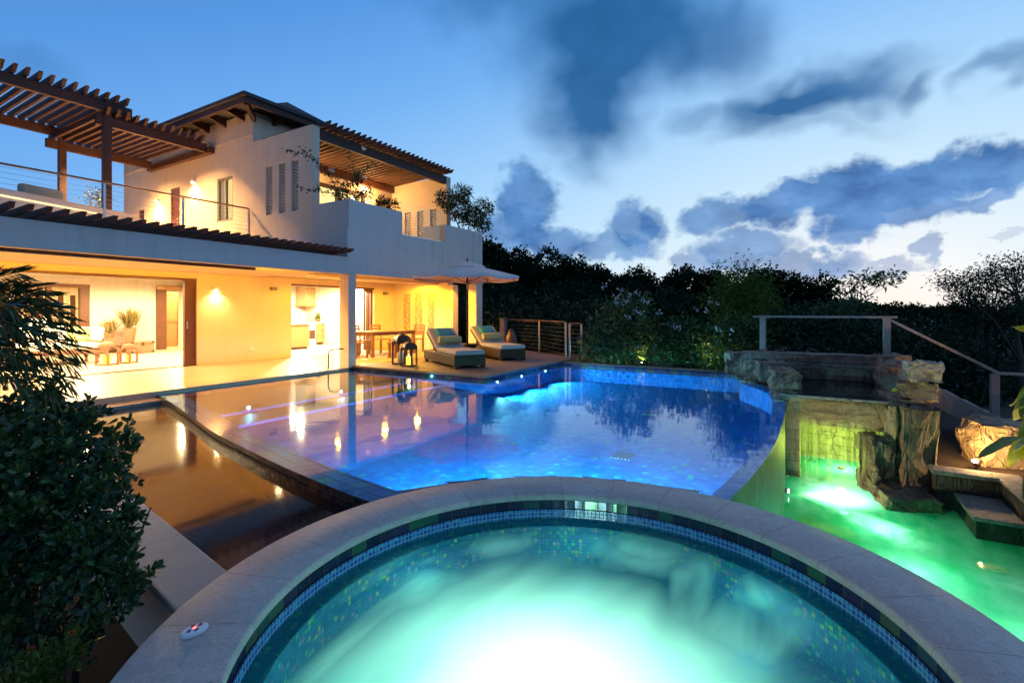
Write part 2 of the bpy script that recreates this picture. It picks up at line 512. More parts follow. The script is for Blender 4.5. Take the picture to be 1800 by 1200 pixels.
    o.rotation_euler = (-dirv).to_track_quat('-Z', 'Y').to_euler()
make_sky()

# ------------------------------------------------------------------ materials
M = {}
M['plaster'] = simple('plaster', (.77, .63, .46), .85, .06, 2.5, .35, 45, streaks=.3)
M['plaster_white'] = simple('white_plaster', (.72, .63, .54), .85, .06, 2, .35, 45, streaks=.5)
M['dark_wood'] = simple('dark_wood', (.048, .017, .011), .65, .35, 4, .3, 40, stretch=(3, 3, 3))
M['rafter_wood'] = simple('rafter_wood', (.085, .038, .022), .7, .35, 5, .3, 40)
M['jamb_wood'] = simple('jamb_wood', (.10, .034, .014), .4, .3, 5, .2, 40)
M['teak'] = simple('teak', (.28, .135, .05), .5, .3, 7, .25, 50)
M['grey_wood'] = simple('weathered_wood', (.30, .225, .19), .75, .3, 6, .35, 50)
M['oak'] = simple('oak', (.36, .20, .08), .45, .2, 5, .15, 50)
M['roof'] = simple('roof_shingle', (.045, .045, .05), .8, .3, 8, .4, 30)
M['steel'] = simple('steel', (.55, .53, .50), .28, .05, 5, .05, 80, metal=1)
M['bronze'] = simple('bronze', (.075, .045, .03), .45, .2, 8, .2, 60, metal=.6)
M['lantern'] = simple('lantern_iron', (.07, .04, .025), .5, .3, 9, .3, 60, metal=.3)
M['grey_metal'] = simple('window_metal', (.17, .165, .15), .45, .1, 5, .1, 60)
M['canvas'] = simple('canvas', (.84, .67, .58), .9, .05, 4, .3, 160)
M['cushion'] = simple('cushion', (.46, .40, .34), .95, .08, 8, .4, 200)
M['white_cloth'] = simple('white_cloth', (.82, .78, .70), .95, .06, 8, .35, 150)
M['teal'] = simple('teal_cloth', (.02, .27, .34), .9, .15, 9, .4, 150)
M['cream_pattern'] = simple('printed_cloth', (.50, .47, .17), .95, .45, 26, .4, 120)
M['candle'] = emit('candle_wax', (1, .62, .06), 2.2)
M['flame'] = emit('candle_flame', (1, .75, .25), 14)
M['shade'] = emit('lamp_shade', (1, .82, .5), 7)
M['bulb'] = emit('bulb', (1, .72, .38), 60)
M['pool_bulb'] = emit('pool_lens', (.92, .97, 1), 60)
M['soil'] = simple('soil', (.035, .022, .014), .95, .5, 12, .9, 40)
M['mulch'] = simple('mulch', (.055, .030, .016), .95, .6, 30, 1.0, 60)
M['pot'] = simple('clay_pot', (.30, .17, .09), .7, .2, 6, .3, 50)
M['leather'] = simple('chest_leather', (.26, .12, .07), .5, .35, 6, .3, 40)
M['bark'] = simple('bark', (.085, .058, .042), .9, .4, 14, .8, 35)
M['white_metal'] = simple('white_enamel', (.8, .8, .78), .4, .03)
M['ceramic'] = simple('brown_ceramic', (.20, .085, .04), .35, .4, 10, .2, 40)
M['hood'] = simple('carved_wood', (.34, .22, .10), .6, .45, 14, .9, 22)
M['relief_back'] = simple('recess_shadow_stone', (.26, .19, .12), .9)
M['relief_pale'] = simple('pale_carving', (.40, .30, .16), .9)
M['rock_pale'] = None
M['relief'] = simple('carved_stone', (.70, .62, .50), .85, .1, 8, .3, 60)
M['terrace'] = paving('terrace_stone', (.50, .40, .27), .9, .6, .003, 0, .14, .42)
M['indoor'] = paving('indoor_stone', (.66, .58, .46), .9, .9, .002, 0, .08, .3)
M['deck'] = paving('deck_stone', (.21, .125, .08), .6, .6, .004, 0, .2, .6)
M['coping'] = paving('coping_stone', (.46, .405, .35), .62, 5.0, .003, PI / 2, .16, .55)
M['basin_coping'] = paving('basin_coping_stone', (.44, .38, .33), 5, 1.15, .003, R(8), .18, .55)
BLUE = [(0, (.000, .065, .24)), (.25, (.000, .085, .30)), (.55, (.001, .10, .35)), (.80, (.001, .125, .38)), (.92, (.003, .16, .36)), (.98, (.012, .23, .26)), (1, (.04, .26, .15))]
M['pool_tile'] = tiles('pool_tile', .075, BLUE, (.01, .08, .28), .6, .04, .12, spec=.1)
M['lip_tile'] = tiles('lip_tile', .15, [(0, (.012, .014, .16)), (.4, (.025, .045, .32)), (.7, (.075, .05, .30)), (.88, (.02, .20, .26)), (1, (.12, .16, .06))], (.008, .015, .05), .4, .045, .2, spec=.2)
M['step_tile'] = tiles('step_tile', .105, [(0, (.001, .008, .03)), (.6, (.002, .018, .06)), (.9, (.008, .04, .06)), (1, (.03, .05, .02))], (.002, .008, .02), .6, .04, .15, spec=.1)
M['wall_tile'] = tiles('blue_wall_tile', .105, [(0, (.001, .055, .25)), (.5, (.002, .085, .33)), (1, (.004, .13, .40))], (.03, .14, .4), .5, .05, .15, spec=.15)
M['band_tile'] = tiles('waterline_tile', .14, [(0, (.010, .020, .05)), (.4, (.03, .03, .09)), (.65, (.06, .035, .08)), (.82, (.02, .09, .09)), (1, (.10, .08, .03))], (.03, .03, .03), .12, .04, .3, metal=.4)
M['outer_tile'] = tiles('outer_wall_tile', .105, [(0, (.010, .012, .03)), (.4, (.022, .022, .045)), (.7, (.05, .038, .04)), (1, (.09, .07, .045))], (.02, .018, .02), .22, .05, .4, metal=.3)
M['basin_tile'] = tiles('basin_tile', .30, [(0, (.002, .010, .07)), (.35, (.004, .025, .12)), (.6, (.035, .014, .05)), (.8, (.010, .05, .08)), (1, (.07, .03, .022))], (.002, .003, .008), .5, .025, .1, aspect=.5, offset=.5, spec=.1)
M['spa_band'] = tiles('spa_band_tile', .105, [(0, (.004, .014, .03)), (.45, (.008, .03, .06)), (.62, (.03, .03, .05)), (.74, (.05, .03, .09)), (.86, (.015, .12, .07)), (.95, (.05, .16, .05)), (1, (.12, .08, .05))], (.05, .035, .025), .12, .03, .3, metal=.3)
M['spa_mosaic'] = tiles('spa_mosaic_tile', .027, [(0, (.005, .04, .20)), (.5, (.010, .09, .34)), (.8, (.02, .18, .42)), (1, (.05, .30, .40))], (.22, .36, .46), .15, .09, .2)
M['spa_tile'] = tiles('spa_shell_tile', .026, [(0, (.01, .12, .34)), (.5, (.02, .22, .44)), (.80, (.03, .32, .36)), (.86, (.10, .62, .22)), (.91, (.80, .70, .08)), (.95, (.72, .16, .50)), (1, (.10, .75, .60))], (.02, .14, .26), .5, .06, .1)
M['grotto_tile'] = simple('grotto_plaster', (.20, .52, .36), .7, .2, 3, .2, 30)

def stone(name, a, b, c, scale=3.5, rough=.75, streak=(1, 1, 1), courses=None):
    m, t, out = mat(name)
    v = t('ShaderNodeNewGeometry').outputs['Position']
    v2 = t('ShaderNodeMapping', {'Vector': v, 'Scale': streak}).outputs[0]
    f = noise(t, v2, scale, 6, .62, .6); g = noise(t, v2, scale * 6, 4, .7)
    col = t.ramp(f, [(.28, a), (.5, b), (.72, c)])
    col = t.mix(t.math('MULTIPLY', g, .35), col, [x * .4 for x in b])
    vd = t('ShaderNodeVectorMath', {0: v2, 1: t('ShaderNodeVectorMath', {0: t('ShaderNodeTexNoise', {'Vector': v2, 'Scale': 4.0, 'Detail': 3}).outputs['Color'], 3: .25}, operation='SCALE').outputs[0]}, operation='ADD').outputs[0]
    ck = t.rng(t('ShaderNodeTexVoronoi', {'Vector': vd, 'Scale': scale * 1.1}, feature='DISTANCE_TO_EDGE').outputs['Distance'], .0, .035, 1, 0)
    ck = t.math('MULTIPLY', ck, t.rng(noise(t, v2, 2.2, 2), .42, .6))
    col = t.mix(t.math('MULTIPLY', ck, .5), col, [x * .4 for x in a])
    h = t.math('SUBTRACT', t.math('ADD', t.math('MULTIPLY', f, 1.4), t.math('MULTIPLY', g, .9)), t.math('MULTIPLY', ck, .5))
    if courses:
        bk = t('ShaderNodeTexBrick', {'Vector': t('ShaderNodeUVMap').outputs[0], 'Color1': (1, 1, 1, 1), 'Color2': (.5, .5, .5, 1), 'Mortar': (0, 0, 0, 1), 'Scale': 1.0, 'Mortar Size': .006, 'Brick Width': courses[0], 'Row Height': courses[1]})
        col = t.mix(.55, col, t.mix(1.0, col, bk.outputs['Color'], 'MULTIPLY'))
        h = t.math('SUBTRACT', h, t.math('MULTIPLY', bk.outputs['Fac'], 1.5))
    pbr(t, out, color=col, rough=rough, normal=bump(t, h, .95, .04)); return m
M['rock'] = stone('rock', (.13, .085, .055), (.25, .18, .13), (.36, .28, .21))
M['rock_dark'] = stone('dark_rock', (.06, .045, .03), (.17, .12, .075), (.32, .24, .16), 3, .6, (2, 2, .6))
M['rock_gold'] = stone('golden_rock', (.22, .14, .07), (.36, .25, .14), (.48, .36, .22), 3)
M['rubble'] = stone('rubble_wall', (.020, .022, .016), (.048, .043, .032), (.095, .085, .06), 6, .5, (1, 1, .35), (.22, .11))
M['ashlar'] = stone('ashlar', (.20, .17, .12), (.30, .26, .19), (.40, .35, .26), 4, .7, (1, 1, 1), (.34, .16))
M['rock_pale'] = stone('pale_rock', (.24, .19, .16), (.40, .34, .29), (.55, .49, .43), 3)
M['grey_stone'] = stone('grey_coping', (.20, .17, .15), (.28, .24, .21), (.35, .31, .27), 4, .7)

def glass(name, tint=(.93, .97, .96)):
    m, t, out = mat(name)
    f = schlick(t, .04)
    tr = t('ShaderNodeBsdfTransparent', {'Color': (*tint, 1)}); gl = t('ShaderNodeBsdfGlossy', {'Roughness': .01})
    mx = t('ShaderNodeMixShader', {0: f, 1: tr.outputs[0], 2: gl.outputs[0]}); t.l.new(mx.outputs[0], out.inputs[0]); return m
M['glass'] = glass('clear_glass')

def wicker():
    m, t, out = mat('wicker')
    uv = t('ShaderNodeUVMap').outputs[0]
    b = t('ShaderNodeTexBrick', {'Vector': uv, 'Color1': (1, 1, 1, 1), 'Color2': (.6, .6, .6, 1), 'Mortar': (0, 0, 0, 1), 'Scale': 1.0, 'Mortar Size': .009, 'Mortar Smooth': .6, 'Brick Width': .06, 'Row Height': .033})
    c = t.mix(b.outputs['Fac'], t.mix(noise(t, uv, 30), (.060, .034, .020), (.15, .085, .045)), (.004, .003, .002))
    pbr(t, out, color=c, rough=.6, spec=.2, normal=bump(t, b.outputs['Fac'], -.9, .01)); return m
M['wicker'] = wicker()

def curtain_glow(name, a, b, strength):
    m, t, out = mat(name)
    v = t('ShaderNodeTexCoord').outputs['Object']
    wv = noise(t, t('ShaderNodeMapping', {'Vector': v, 'Scale': (9, 9, .25)}).outputs[0], 1.6, 3, .6)
    e = t('ShaderNodeEmission', {'Color': t.mix(wv, a, b), 'Strength': strength}); t.l.new(e.outputs[0], out.inputs[0]); return m
M['curtain'] = curtain_glow('lit_curtain', (.45, .22, .05), (1, .72, .30), 2.0)
M['lit_room'] = curtain_glow('lit_room', (1, .55, .12), (1, .85, .45), 1.6)

LEAF = {
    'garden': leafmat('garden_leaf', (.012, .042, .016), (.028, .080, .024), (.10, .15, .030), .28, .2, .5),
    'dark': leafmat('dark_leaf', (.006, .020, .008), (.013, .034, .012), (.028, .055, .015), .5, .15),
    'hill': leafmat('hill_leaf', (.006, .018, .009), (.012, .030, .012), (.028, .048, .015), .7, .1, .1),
    'hedge': leafmat('hedge_leaf', (.022, .058, .015), (.046, .105, .025), (.09, .16, .034), .4, .2),
    'bamboo': leafmat('bamboo_leaf', (.05, .10, .012), (.085, .16, .02), (.14, .21, .03), .5, .35),
    'palm': leafmat('palm_leaf', (.03, .075, .018), (.06, .12, .025), (.12, .18, .035), .35, .12, .5),
    'gold': leafmat('golden_leaf', (.16, .22, .02), (.32, .33, .03), (.50, .44, .05), .3, .3, .5),
    'grass': leafmat('dry_reed', (.20, .16, .05), (.28, .22, .07), (.36, .28, .10), .6, .3),
    'lime': leafmat('lime_leaf', (.05, .10, .012), (.10, .15, .02), (.16, .18, .03), .45, .3),
    'planter': leafmat('planter_leaf', (.020, .045, .015), (.04, .075, .022), (.075, .105, .03), .45, .2),
    'bloom': leafmat('white_bloom', (.62, .62, .60), (.72, .70, .68), (.80, .74, .72), .6, .3),
    'orange': leafmat('orange_bloom', (.45, .09, .02), (.55, .14, .02), (.6, .2, .03), .6, .3),
}
# ================================================================== the villa
villa = thing('villa', 'two-storey cream villa with brown eaves and a lit open ground floor beside the pool', 'house', (9, 13, 0))
def W(mb, m='plaster', name='wall', **k): return mb.build(name, M[m], villa, **k)

# ground floor walls: garden front with the living-room and kitchen openings
W(MB().wall('y', 13.1, 13.35, -6, 13.45, 0, 2.6, [(-.6, 6.55, 0, 2.16), (9.2, 12.45, 0, 2.16)]))
W(MB().wall('x', 13.452, 13.75, 10.62, 18.4, 0, 2.6, []))
W(MB().wall('y', 19.8, 20.0, -6, 12.0, 0, 2.6, [(-1.5, 6.68, 0, 2.2), (8.62, 9.38, 0, 2.12)]), 'plaster_white')
W(MB().box(9.15, 9.198, 13.352, 15.9, 0, 2.44), 'plaster_white')
W(MB().wall('x', 9.39, 9.59, 15.902, 19.798, 0, 2.44), 'plaster_white')
W(MB().wall('y', 18.2, 18.4, 9.592, 15.6, 0, 2.6), 'plaster_white')
W(MB().wall('x', 15.4, 15.6, 13.36, 18.198, 0, 2.6), 'plaster_white')
W(MB().wall('y', 13.1, 13.35, 13.76, 15.6, 0, 2.6), 'plaster_white')
W(MB().wall('y', 23.5, 23.7, -6, 12, 0, 2.6), 'plaster_white')
W(MB().wall('x', -6, -5.8, 13.36, 23.4, 0, 2.6), 'plaster_white')
W(MB().wall('x', 11.8, 12.0, 20.01, 23.4, 0, 2.6), 'plaster_white')
# columns at the water's edge
MB().box(8.14, 8.37, 9.42, 9.74, -.12, 2.25).build('column', M['plaster'], villa, bevel=.008)
MB().box(13.45, 13.80, 9.42, 9.74, -.02, 2.25).build('column', M['plaster'], villa, bevel=.008)
MB().box(13.45, 13.75, 10.40, 10.617, 0, 2.25).build('column', M['plaster'], villa, bevel=.008)
# terrace roof: soffit, fascia
MB().box(-6, 8.1, 9.62, 13.098, 2.30, 2.56).build('ceiling', M['plaster'], villa)
MB().box(8.372, 13.75, 9.63, 13.098, 2.36, 2.56).build('ceiling', M['plaster'], villa)
MB().box(8.372, 13.45, 11.0, 11.25, 2.27, 2.357).build('ceiling', M['plaster'], villa)
MB().box(-6, 9.49, 13.352, 19.798, 2.45, 2.62).build('ceiling', M['plaster_white'], villa)
MB().box(9.492, 15.398, 13.352, 18.198, 2.45, 2.62).build('ceiling', M['plaster_white'], villa)
MB().box(-6, 12, 20.0, 23.5, 2.45, 2.62).build('ceiling', M['plaster_white'], villa)
MB().box(-6, 8.136, 9.40, 9.617, 2.235, 2.64).build('fascia', M['plaster_white'], villa, bevel=.006)
MB().box(-2, 6.0, 9.70, 9.80, 2.19, 2.297).build('curtain_track', M['jamb_wood'], villa)
# the block over the dining terrace: parapet, glass notch, planter
W(MB().wall('y', 9.405, 9.62, 8.14, 13.78, 2.25, 4.03, [(9.95, 11.80, 3.42, 4.1), (11.80, 13.8, 3.97, 4.1)]), 'plaster_white')
W(MB().wall('x', 8.145, 8.36, 9.622, 10.748, 2.6, 4.03), 'plaster_white')
W(MB().wall('x', 8.10, 8.143, 9.41, 13.348, 2.57, 3.34), 'plaster_white')
W(MB().wall('x', 13.56, 13.775, 9.622, 10.70, 2.58, 3.97), 'plaster_white')
W(MB().box(11.80, 12.0, 9.622, 10.3, 3.2, 3.965), 'plaster_white')
W(MB().box(8.362, 9.95, 10.1, 10.3, 3.2, 4.02), 'plaster_white')
MB().box(8.362, 9.94, 9.63, 10.09, 3.7, 3.93).build('planter_soil', M['soil'], villa)
MB().box(12.002, 13.555, 9.63, 10.4, 3.5, 3.88).build('planter_soil', M['soil'], villa)
W(MB().box(8.37, 13.55, 9.63, 13.35, 2.59, 3.2), 'plaster_white', 'floor_slab')
W(MB().box(-6, 8.098, 13.41, 21.5, 2.63, 3.2), 'plaster_white', 'floor_slab')
# louvre wall with three carved panels, and its twin at the far end of the balcony
def relief(p, u0, u1, z0, z1, face):
    mb = MB(); n = 15
    sgn = -1 if face < 0 else 1
    mid = (u0 + u1) / 2; hw = (u1 - u0) / 2
    for i in range(n):
        zc = z0 + (z1 - z0) * (i + .2) / n
        ph = math.sin(i / n * PI * 2) * .45
        for sd in (-1, 1):
            pts = []
            for k in range(6):
                f = k / 5
                u = mid + hw * ph * .5 + sd * f * (hw - sd * hw * ph * .5) * .96
                z = zc + (.10 * f ** .7 if sd > 0 else .10 * f ** 1.4) * (1.1 + .3 * ph * sd)
                pts.append((p, u, min(z, z1 - .01)))
            mb.tube(pts, .022, 5)
    return mb
def louvre_wall(p0, p1, y0, y1, z0, z1, cols, pz, face_in):
    W(MB().wall('x', p0, p1, y0, y1, z0, z1, [(a, b, pz[0], pz[1]) for a, b in cols]), 'plaster')
    for a, b in cols:
        q = p0 + .10 if face_in < 0 else p1 - .10
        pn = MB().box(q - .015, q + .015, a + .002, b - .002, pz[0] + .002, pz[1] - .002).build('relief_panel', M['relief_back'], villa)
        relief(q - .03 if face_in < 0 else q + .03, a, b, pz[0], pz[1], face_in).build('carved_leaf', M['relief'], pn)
louvre_wall(8.14, 8.36, 10.75, 13.348, 3.342, 6.07, [(11.30, 11.58), (11.84, 12.12), (12.40, 12.69)], (3.96, 5.27), -1)
louvre_wall(13.56, 13.78, 10.75, 13.348, 3.2, 6.02, [(11.2, 11.5), (11.8, 12.1), (12.4, 12.7)], (3.5, 4.95), -1)
# upper storey
W(MB().wall('x', 8.18, 8.45, 13.352, 21.3, 3.2, 6.95, [(14.35, 15.18, 4.00, 5.30), (17.35, 17.95, 3.2, 5.36), (19.75, 20.25, 3.2, 4.9)]))
W(MB().wall('y', 13.352, 13.6, 8.452, 13.7, 3.2, 6.95, [(8.75, 12.3, 3.2, 5.48)]))
W(MB().wall('x', 13.45, 13.7, 13.602, 21.0, 3.2, 6.95))
W(MB().wall('y', 21.05, 21.3, 8.452, 13.7, 3.2, 6.95))
MB().box(8.16, 8.1785, 13.36, 21.3, 6.28, 6.34).build('string_course', M['plaster'], villa)
# hipped roof with deep eaves, rafters under it
def hip(mb, x0, x1, y0, y1, z0, ridge, zr, th=.10):
    xa, ya, xb, yb = ridge
    c = [(x0, y0), (x1, y0), (x1, y1), (x0, y1)]
    t = [(xa, ya, zr), (xb, yb, zr)]
    top = [(x, y, z0 + th) for x, y in c]; bot = [(x, y, z0) for x, y in c]
    mb.face([top[0], top[1], t[1], t[0]]); mb.face([top[1], top[2], t[1]]); mb.face([top[2], top[3], t[0], t[1]]); mb.face([top[3], top[0], t[0]])
    for i in range(4): mb.face([bot[i], bot[(i + 1) % 4], top[(i + 1) % 4], top[i]])
    mb.face(bot[::-1]); return mb
hip(MB(), 7.5, 10.4, 12.65, 22, 7.02, (8.9, 14.1, 8.9, 20.5), 7.62).build('roof', M['roof'], villa)
hip(MB(), 9.0, 13.8, 14.4, 21.0, 7.55, (11.7, 16.9, 11.8, 17.6), 9.25).build('roof', M['roof'], villa)
MB().box(7.56, 10.36, 12.71, 12.80, 6.86, 7.018).build('eave_board', M['dark_wood'], villa)
MB().box(7.56, 7.65, 12.802, 21.9, 6.86, 7.018).build('eave_board', M['dark_wood'], villa)
for i in range(9):
    y = 13.75 + i * .92
    MB().hexa([(7.66, y, 6.88), (8.178, y, 6.74), (8.178, y + .10, 6.74), (7.66, y + .10, 6.88), (7.66, y, 7.015), (8.178, y, 7.015), (8.178, y + .10, 7.015), (7.66, y + .10, 7.015)]).build('rafter', M['dark_wood'], villa)
W(MB().box(9.0, 13.7, 14.42, 14.6, 6.95, 7.56))
W(MB().box(9.1, 13.7, 14.61, 20.9, 6.955, 7.54))
for i in range(2):
    x = 8.75 + i * .95
    MB().hexa([(x, 12.81, 6.88), (x + .10, 12.81, 6.88), (x + .10, 13.35, 6.74), (x, 13.35, 6.74), (x, 12.81, 7.015), (x + .10, 12.81, 7.015), (x + .10, 13.35, 7.015), (x, 13.35, 7.015)]).build('rafter', M['dark_wood'], villa)
MB().bar((7.65, 12.8, 6.9), (8.3, 13.45, 6.72), .10, .16).build('rafter', M['dark_wood'], villa)
# roof of the garden terrace: row of rafter tails over the fascia
for i in range(42):
    x = .1 + i * .192
    if x > 8.0: break
    MB().hexa([(x, 9.16, 2.74), (x + .062, 9.16, 2.74), (x + .062, 11.4, 2.645), (x, 11.4, 2.645), (x, 9.10, 2.815), (x + .062, 9.10, 2.815), (x + .062, 11.4, 2.79), (x, 11.4, 2.79)]).build('rafter', M['rafter_wood'], villa)
# balcony shade roof: front beam, wall plate and close-set rafters
bp = MB().box(8.362, 13.555, 10.78, 10.92, 5.77, 6.03).build('shade_beam', M['dark_wood'], villa)
MB().box(8.362, 13.555, 13.20, 13.345, 5.74, 5.95).build('shade_beam', M['jamb_wood'], villa)
for i in range(27):
    x = 8.42 + i * .195
    MB().hexa([(x, 10.50, 6.10), (x + .055, 10.50, 6.10), (x + .055, 13.34, 5.96), (x, 13.34, 5.96), (x, 10.42, 6.20), (x + .055, 10.42, 6.20), (x + .055, 13.34, 6.11), (x, 13.34, 6.11)]).build('rafter', M['rafter_wood'], villa)
MB().box(8.40, 13.5, 10.93, 13.34, 6.215, 6.24).build('shade_cover', M['dark_wood'], villa)
# openings of the upper storey
wf = MB().wall('x', 8.20, 8.27, 14.352, 15.178, 4.002, 5.298, [(14.41, 14.74, 4.06, 5.24), (14.79, 15.12, 4.06, 5.24)]).build('window', M['grey_metal'], villa)
MB().box(8.225, 8.235, 14.41, 15.12, 4.06, 5.24).build('pane', M['glass'], wf)
MB().box(8.40, 8.41, 14.36, 15.17, 4.01, 5.29).build('curtain', M['curtain'], wf)
d = MB().box(8.22, 8.28, 17.36, 17.94, 3.21, 5.35).build('door', M['jamb_wood'], villa)
MB().wall('x', 8.195, 8.218, 17.36, 17.94, 3.21, 5.35, [(17.44, 17.86, 3.4, 4.2), (17.44, 17.86, 4.35, 5.22)]).build('door_frame', M['jamb_wood'], d)
MB().tube([(8.19, 17.44, 4.15), (8.15, 17.44, 4.15), (8.15, 17.44, 4.35), (8.19, 17.44, 4.35)], .01, 6).build('handle', M['steel'], d)
d = MB().box(8.24, 8.30, 19.752, 20.248, 3.21, 4.898).build('door', M['dark_wood'], villa)
bf = MB().wall('y', 13.40, 13.48, 8.752, 12.298, 3.21, 5.478, [(8.84, 9.9, 3.3, 5.36), (10.02, 11.08, 3.3, 5.36), (11.2, 12.2, 3.3, 5.36)]).build('window', M['dark_wood'], villa)
MB().box(8.76, 12.29, 13.58, 13.59, 3.22, 5.47).build('lit_blind', M['lit_room'], bf)
MB().box(8.80, 12.25, 13.43, 13.44, 3.3, 5.36).build('pane', M['glass'], bf)
gp = MB().box(9.97, 11.79, 9.50, 9.514, 3.425, 4.33).build('glass_balustrade', M['glass'], villa)
MB().box(9.95, 11.8, 9.47, 9.54, 3.42, 3.45).build('channel', M['steel'], gp)

# sliding-door joinery of the ground floor
sf = MB().box(-.6, 6.552, 13.06, 13.34, 2.10, 2.158).build('door_frame', M['jamb_wood'], villa)
for k, (y0, y1) in enumerate(((13.07, 13.15), (13.16, 13.24), (13.25, 13.33))):
    j = MB().wall('y', y0, y1, 6.27 + .05 * k, 6.546, .012, 2.098, [(6.39 + .05 * k, 6.50, .2, 1.95)]).build('sliding_panel', M['jamb_wood'], villa)
    MB().box(6.39 + .05 * k, 6.50, (y0 + y1) / 2 - .012, (y0 + y1) / 2 + .012, .2, 1.95).build('panel', M['jamb_wood'], j)
    if k == 0: MB().box(6.31, 6.34, 13.055, 13.069, .92, 1.10).build('handle', M['steel'], j)
MB().box(-.6, 6.55, 13.08, 13.30, .001, .012).build('door_track', M['bronze'], villa)
kf = MB().box(9.2, 12.452, 13.08, 13.34, 2.11, 2.158).build('door_frame', M['jamb_wood'], villa)
for x in (12.02, 12.20):
    j = MB().wall('y', 13.12 + (x - 12) * .4, 13.17 + (x - 12) * .4, x, x + .25, .012, 2.108, [(x + .06, x + .19, .15, 2.0)]).build('sliding_panel', M['jamb_wood'], villa)
# the glazed partition at the back of the living room
bk = MB().box(-1.5, 6.68, 19.78, 19.998, 2.10, 2.198).build('door_frame', M['jamb_wood'], villa)
for x, w in ((4.35, .10), (4.74, .08), (5.00, .08), (5.20, .07), (5.45, .10), (5.64, .11), (6.44, .24)):
    MB().box(x, x + w, 19.79, 19.99, 0, 2.098).build('sliding_panel', M['jamb_wood'], villa)
MB().box(8.55, 8.86, 19.70, 19.79, 0, 2.12).build('door_frame', M['jamb_wood'], villa)
MB().box(8.55, 9.385, 19.70, 19.79, 2.121, 2.24).build('door_frame', M['oak'], villa)
for x0, x1 in ((9.35, 9.9), (9.95, 10.6)):
    MB().wall('y', 21.0, 21.06, x0, x1, 0, 2.1, [(x0 + .08, x1 - .08, .15, .95), (x0 + .08, x1 - .08, 1.05, 2.0)]).build('cupboard_door', M['oak'], villa)
    MB().box(x0 + .08, x1 - .08, 21.03, 21.05, .15, 2.0).build('cupboard_door', M['hood'], villa)
for x in (7.0, 7.34):
    MB().box(x, x + .13, 23.42, 23.49, .0, 1.95).build('window', M['dark_wood'], villa)

# fixed lamps on the walls
def wall_lamp(x, y, z, nrm, lit, power=0, name='wall_lamp'):
    n = Vector(nrm); a = Vector((x, y, z)); s = Vector((n.y, -n.x, 0)) * .09
    mb = MB()
    p = [a - s, a + s, a + s + n * .10, a - s + n * .10]
    mb.hexa([tuple(q) for q in p] + [tuple(q + Vector((0, 0, .09))) for q in p])
    o = mb.build(name, M['white_metal'] if lit else M['grey_metal'], villa, bevel=.008)
    if lit:
        c = a + n * .05 - Vector((0, 0, .006))
        MB().lathe([(.035, -.004), (.035, .004)], tuple(c), 12).build('bulb', M['bulb'], o)
        lamp('SPOT', tuple(c - Vector((0, 0, .012)) + n * .03), power, (1, .60, .22), .03, tuple(c + n * .35 - Vector((0, 0, 1))), 150, .9, 'wall_lamp_light')
wall_lamp(7.02, 13.098, 1.90, (0, -1, 0), True, 130)
wall_lamp(8.60, 13.098, 1.95, (0, -1, 0), False)
wall_lamp(12.95, 13.098, 1.95, (0, -1, 0), False)
wall_lamp(8.178, 18.75, 5.02, (-1, 0, 0), True, 520)
wall_lamp(8.178, 16.45, 5.36, (-1, 0, 0), True, 520)
MB().box(7.92, 8.06, 13.085, 13.099, .28, .36).build('socket', M['white_metal'], villa, bevel=.004)
MB().box(13.43, 13.4515, 10.95, 11.03, 1.05, 1.2).build('switch', M['white_metal'], villa, bevel=.004)
# carved panels set into the dining terrace's end wall
for y0 in (11.22, 11.78, 12.34):
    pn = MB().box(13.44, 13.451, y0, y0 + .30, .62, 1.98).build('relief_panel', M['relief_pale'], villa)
    mb = MB(); rr = random.Random(int(y0 * 10))
    for i in range(26):
        yy = y0 + .05 + rr.random() * .2; zz = .68 + i * .048
        mb.tube([(13.438, yy - .05, zz - .01), (13.42, yy, zz + .02), (13.438, yy + .05, zz + .03)], [.012, .022, .008], 5)
    mb.build('carved_leaf', M['relief'], pn)

# recessed ceiling lamps
def downlight(x, y, z, power, col, dp=.10, tgt=None):
    o = MB().lathe([(.09, 0), (.09, -dp), (.085, -dp), (.085, 0)], (x, y, z), 18, caps=False).build('ceiling_light', M['plaster'], villa)
    MB().lathe([(.06, -.012), (.065, -.002)], (x, y, z), 14).build('bulb', M['bulb'], o)
    lamp('SPOT', (x, y, z - .03), power, col, .06, tgt or (x, y, 0), 176 if dp < .05 else 150, .3, name='ceiling_lamp')
WARM = (1, .42, .012)
for x in (.4, 2.5, 4.6, 6.7):
    downlight(x, 9.98, 2.298, 300, WARM, .015, (x + .6, 13.1, .9))
for x, y in ((9.4, 10.1), (11.2, 10.1), (12.8, 10.1), (9.6, 11.5), (11.4, 11.5), (12.9, 11.5)):
    downlight(x, y, 2.358, 190 if y > 11 else 260, (1, .47, .010), .025 if y > 11 else .055)
for x, y in ((1.5, 15), (4.5, 14.8), (7.3, 14.8), (3, 17), (5.6, 16.9), (8.2, 17.2)):
    downlight(x, y, 2.448, 880, (1, .74, .38), .02)
for x, y in ((10.6, 14.6), (12.8, 14.8), (11.4, 16.2), (13.7, 16.0)):
    downlight(x, y, 2.448, 1150, (1, .80, .48), .02)
for x, y in ((2.5, 21.8), (6.5, 21.6), (10, 20.5)):
    downlight(x, y, 2.448, 500, (1, .62, .22), .02)
for x in (9.6, 12.2):
    lamp('POINT', (x, 13.0, 5.35), 110, (1, .52, .16), .06, name='balcony_lamp')
    MB().box(x - .05, x + .05, 13.25, 13.35, 5.5, 5.62).build('wall_lamp', M['bulb'], villa)
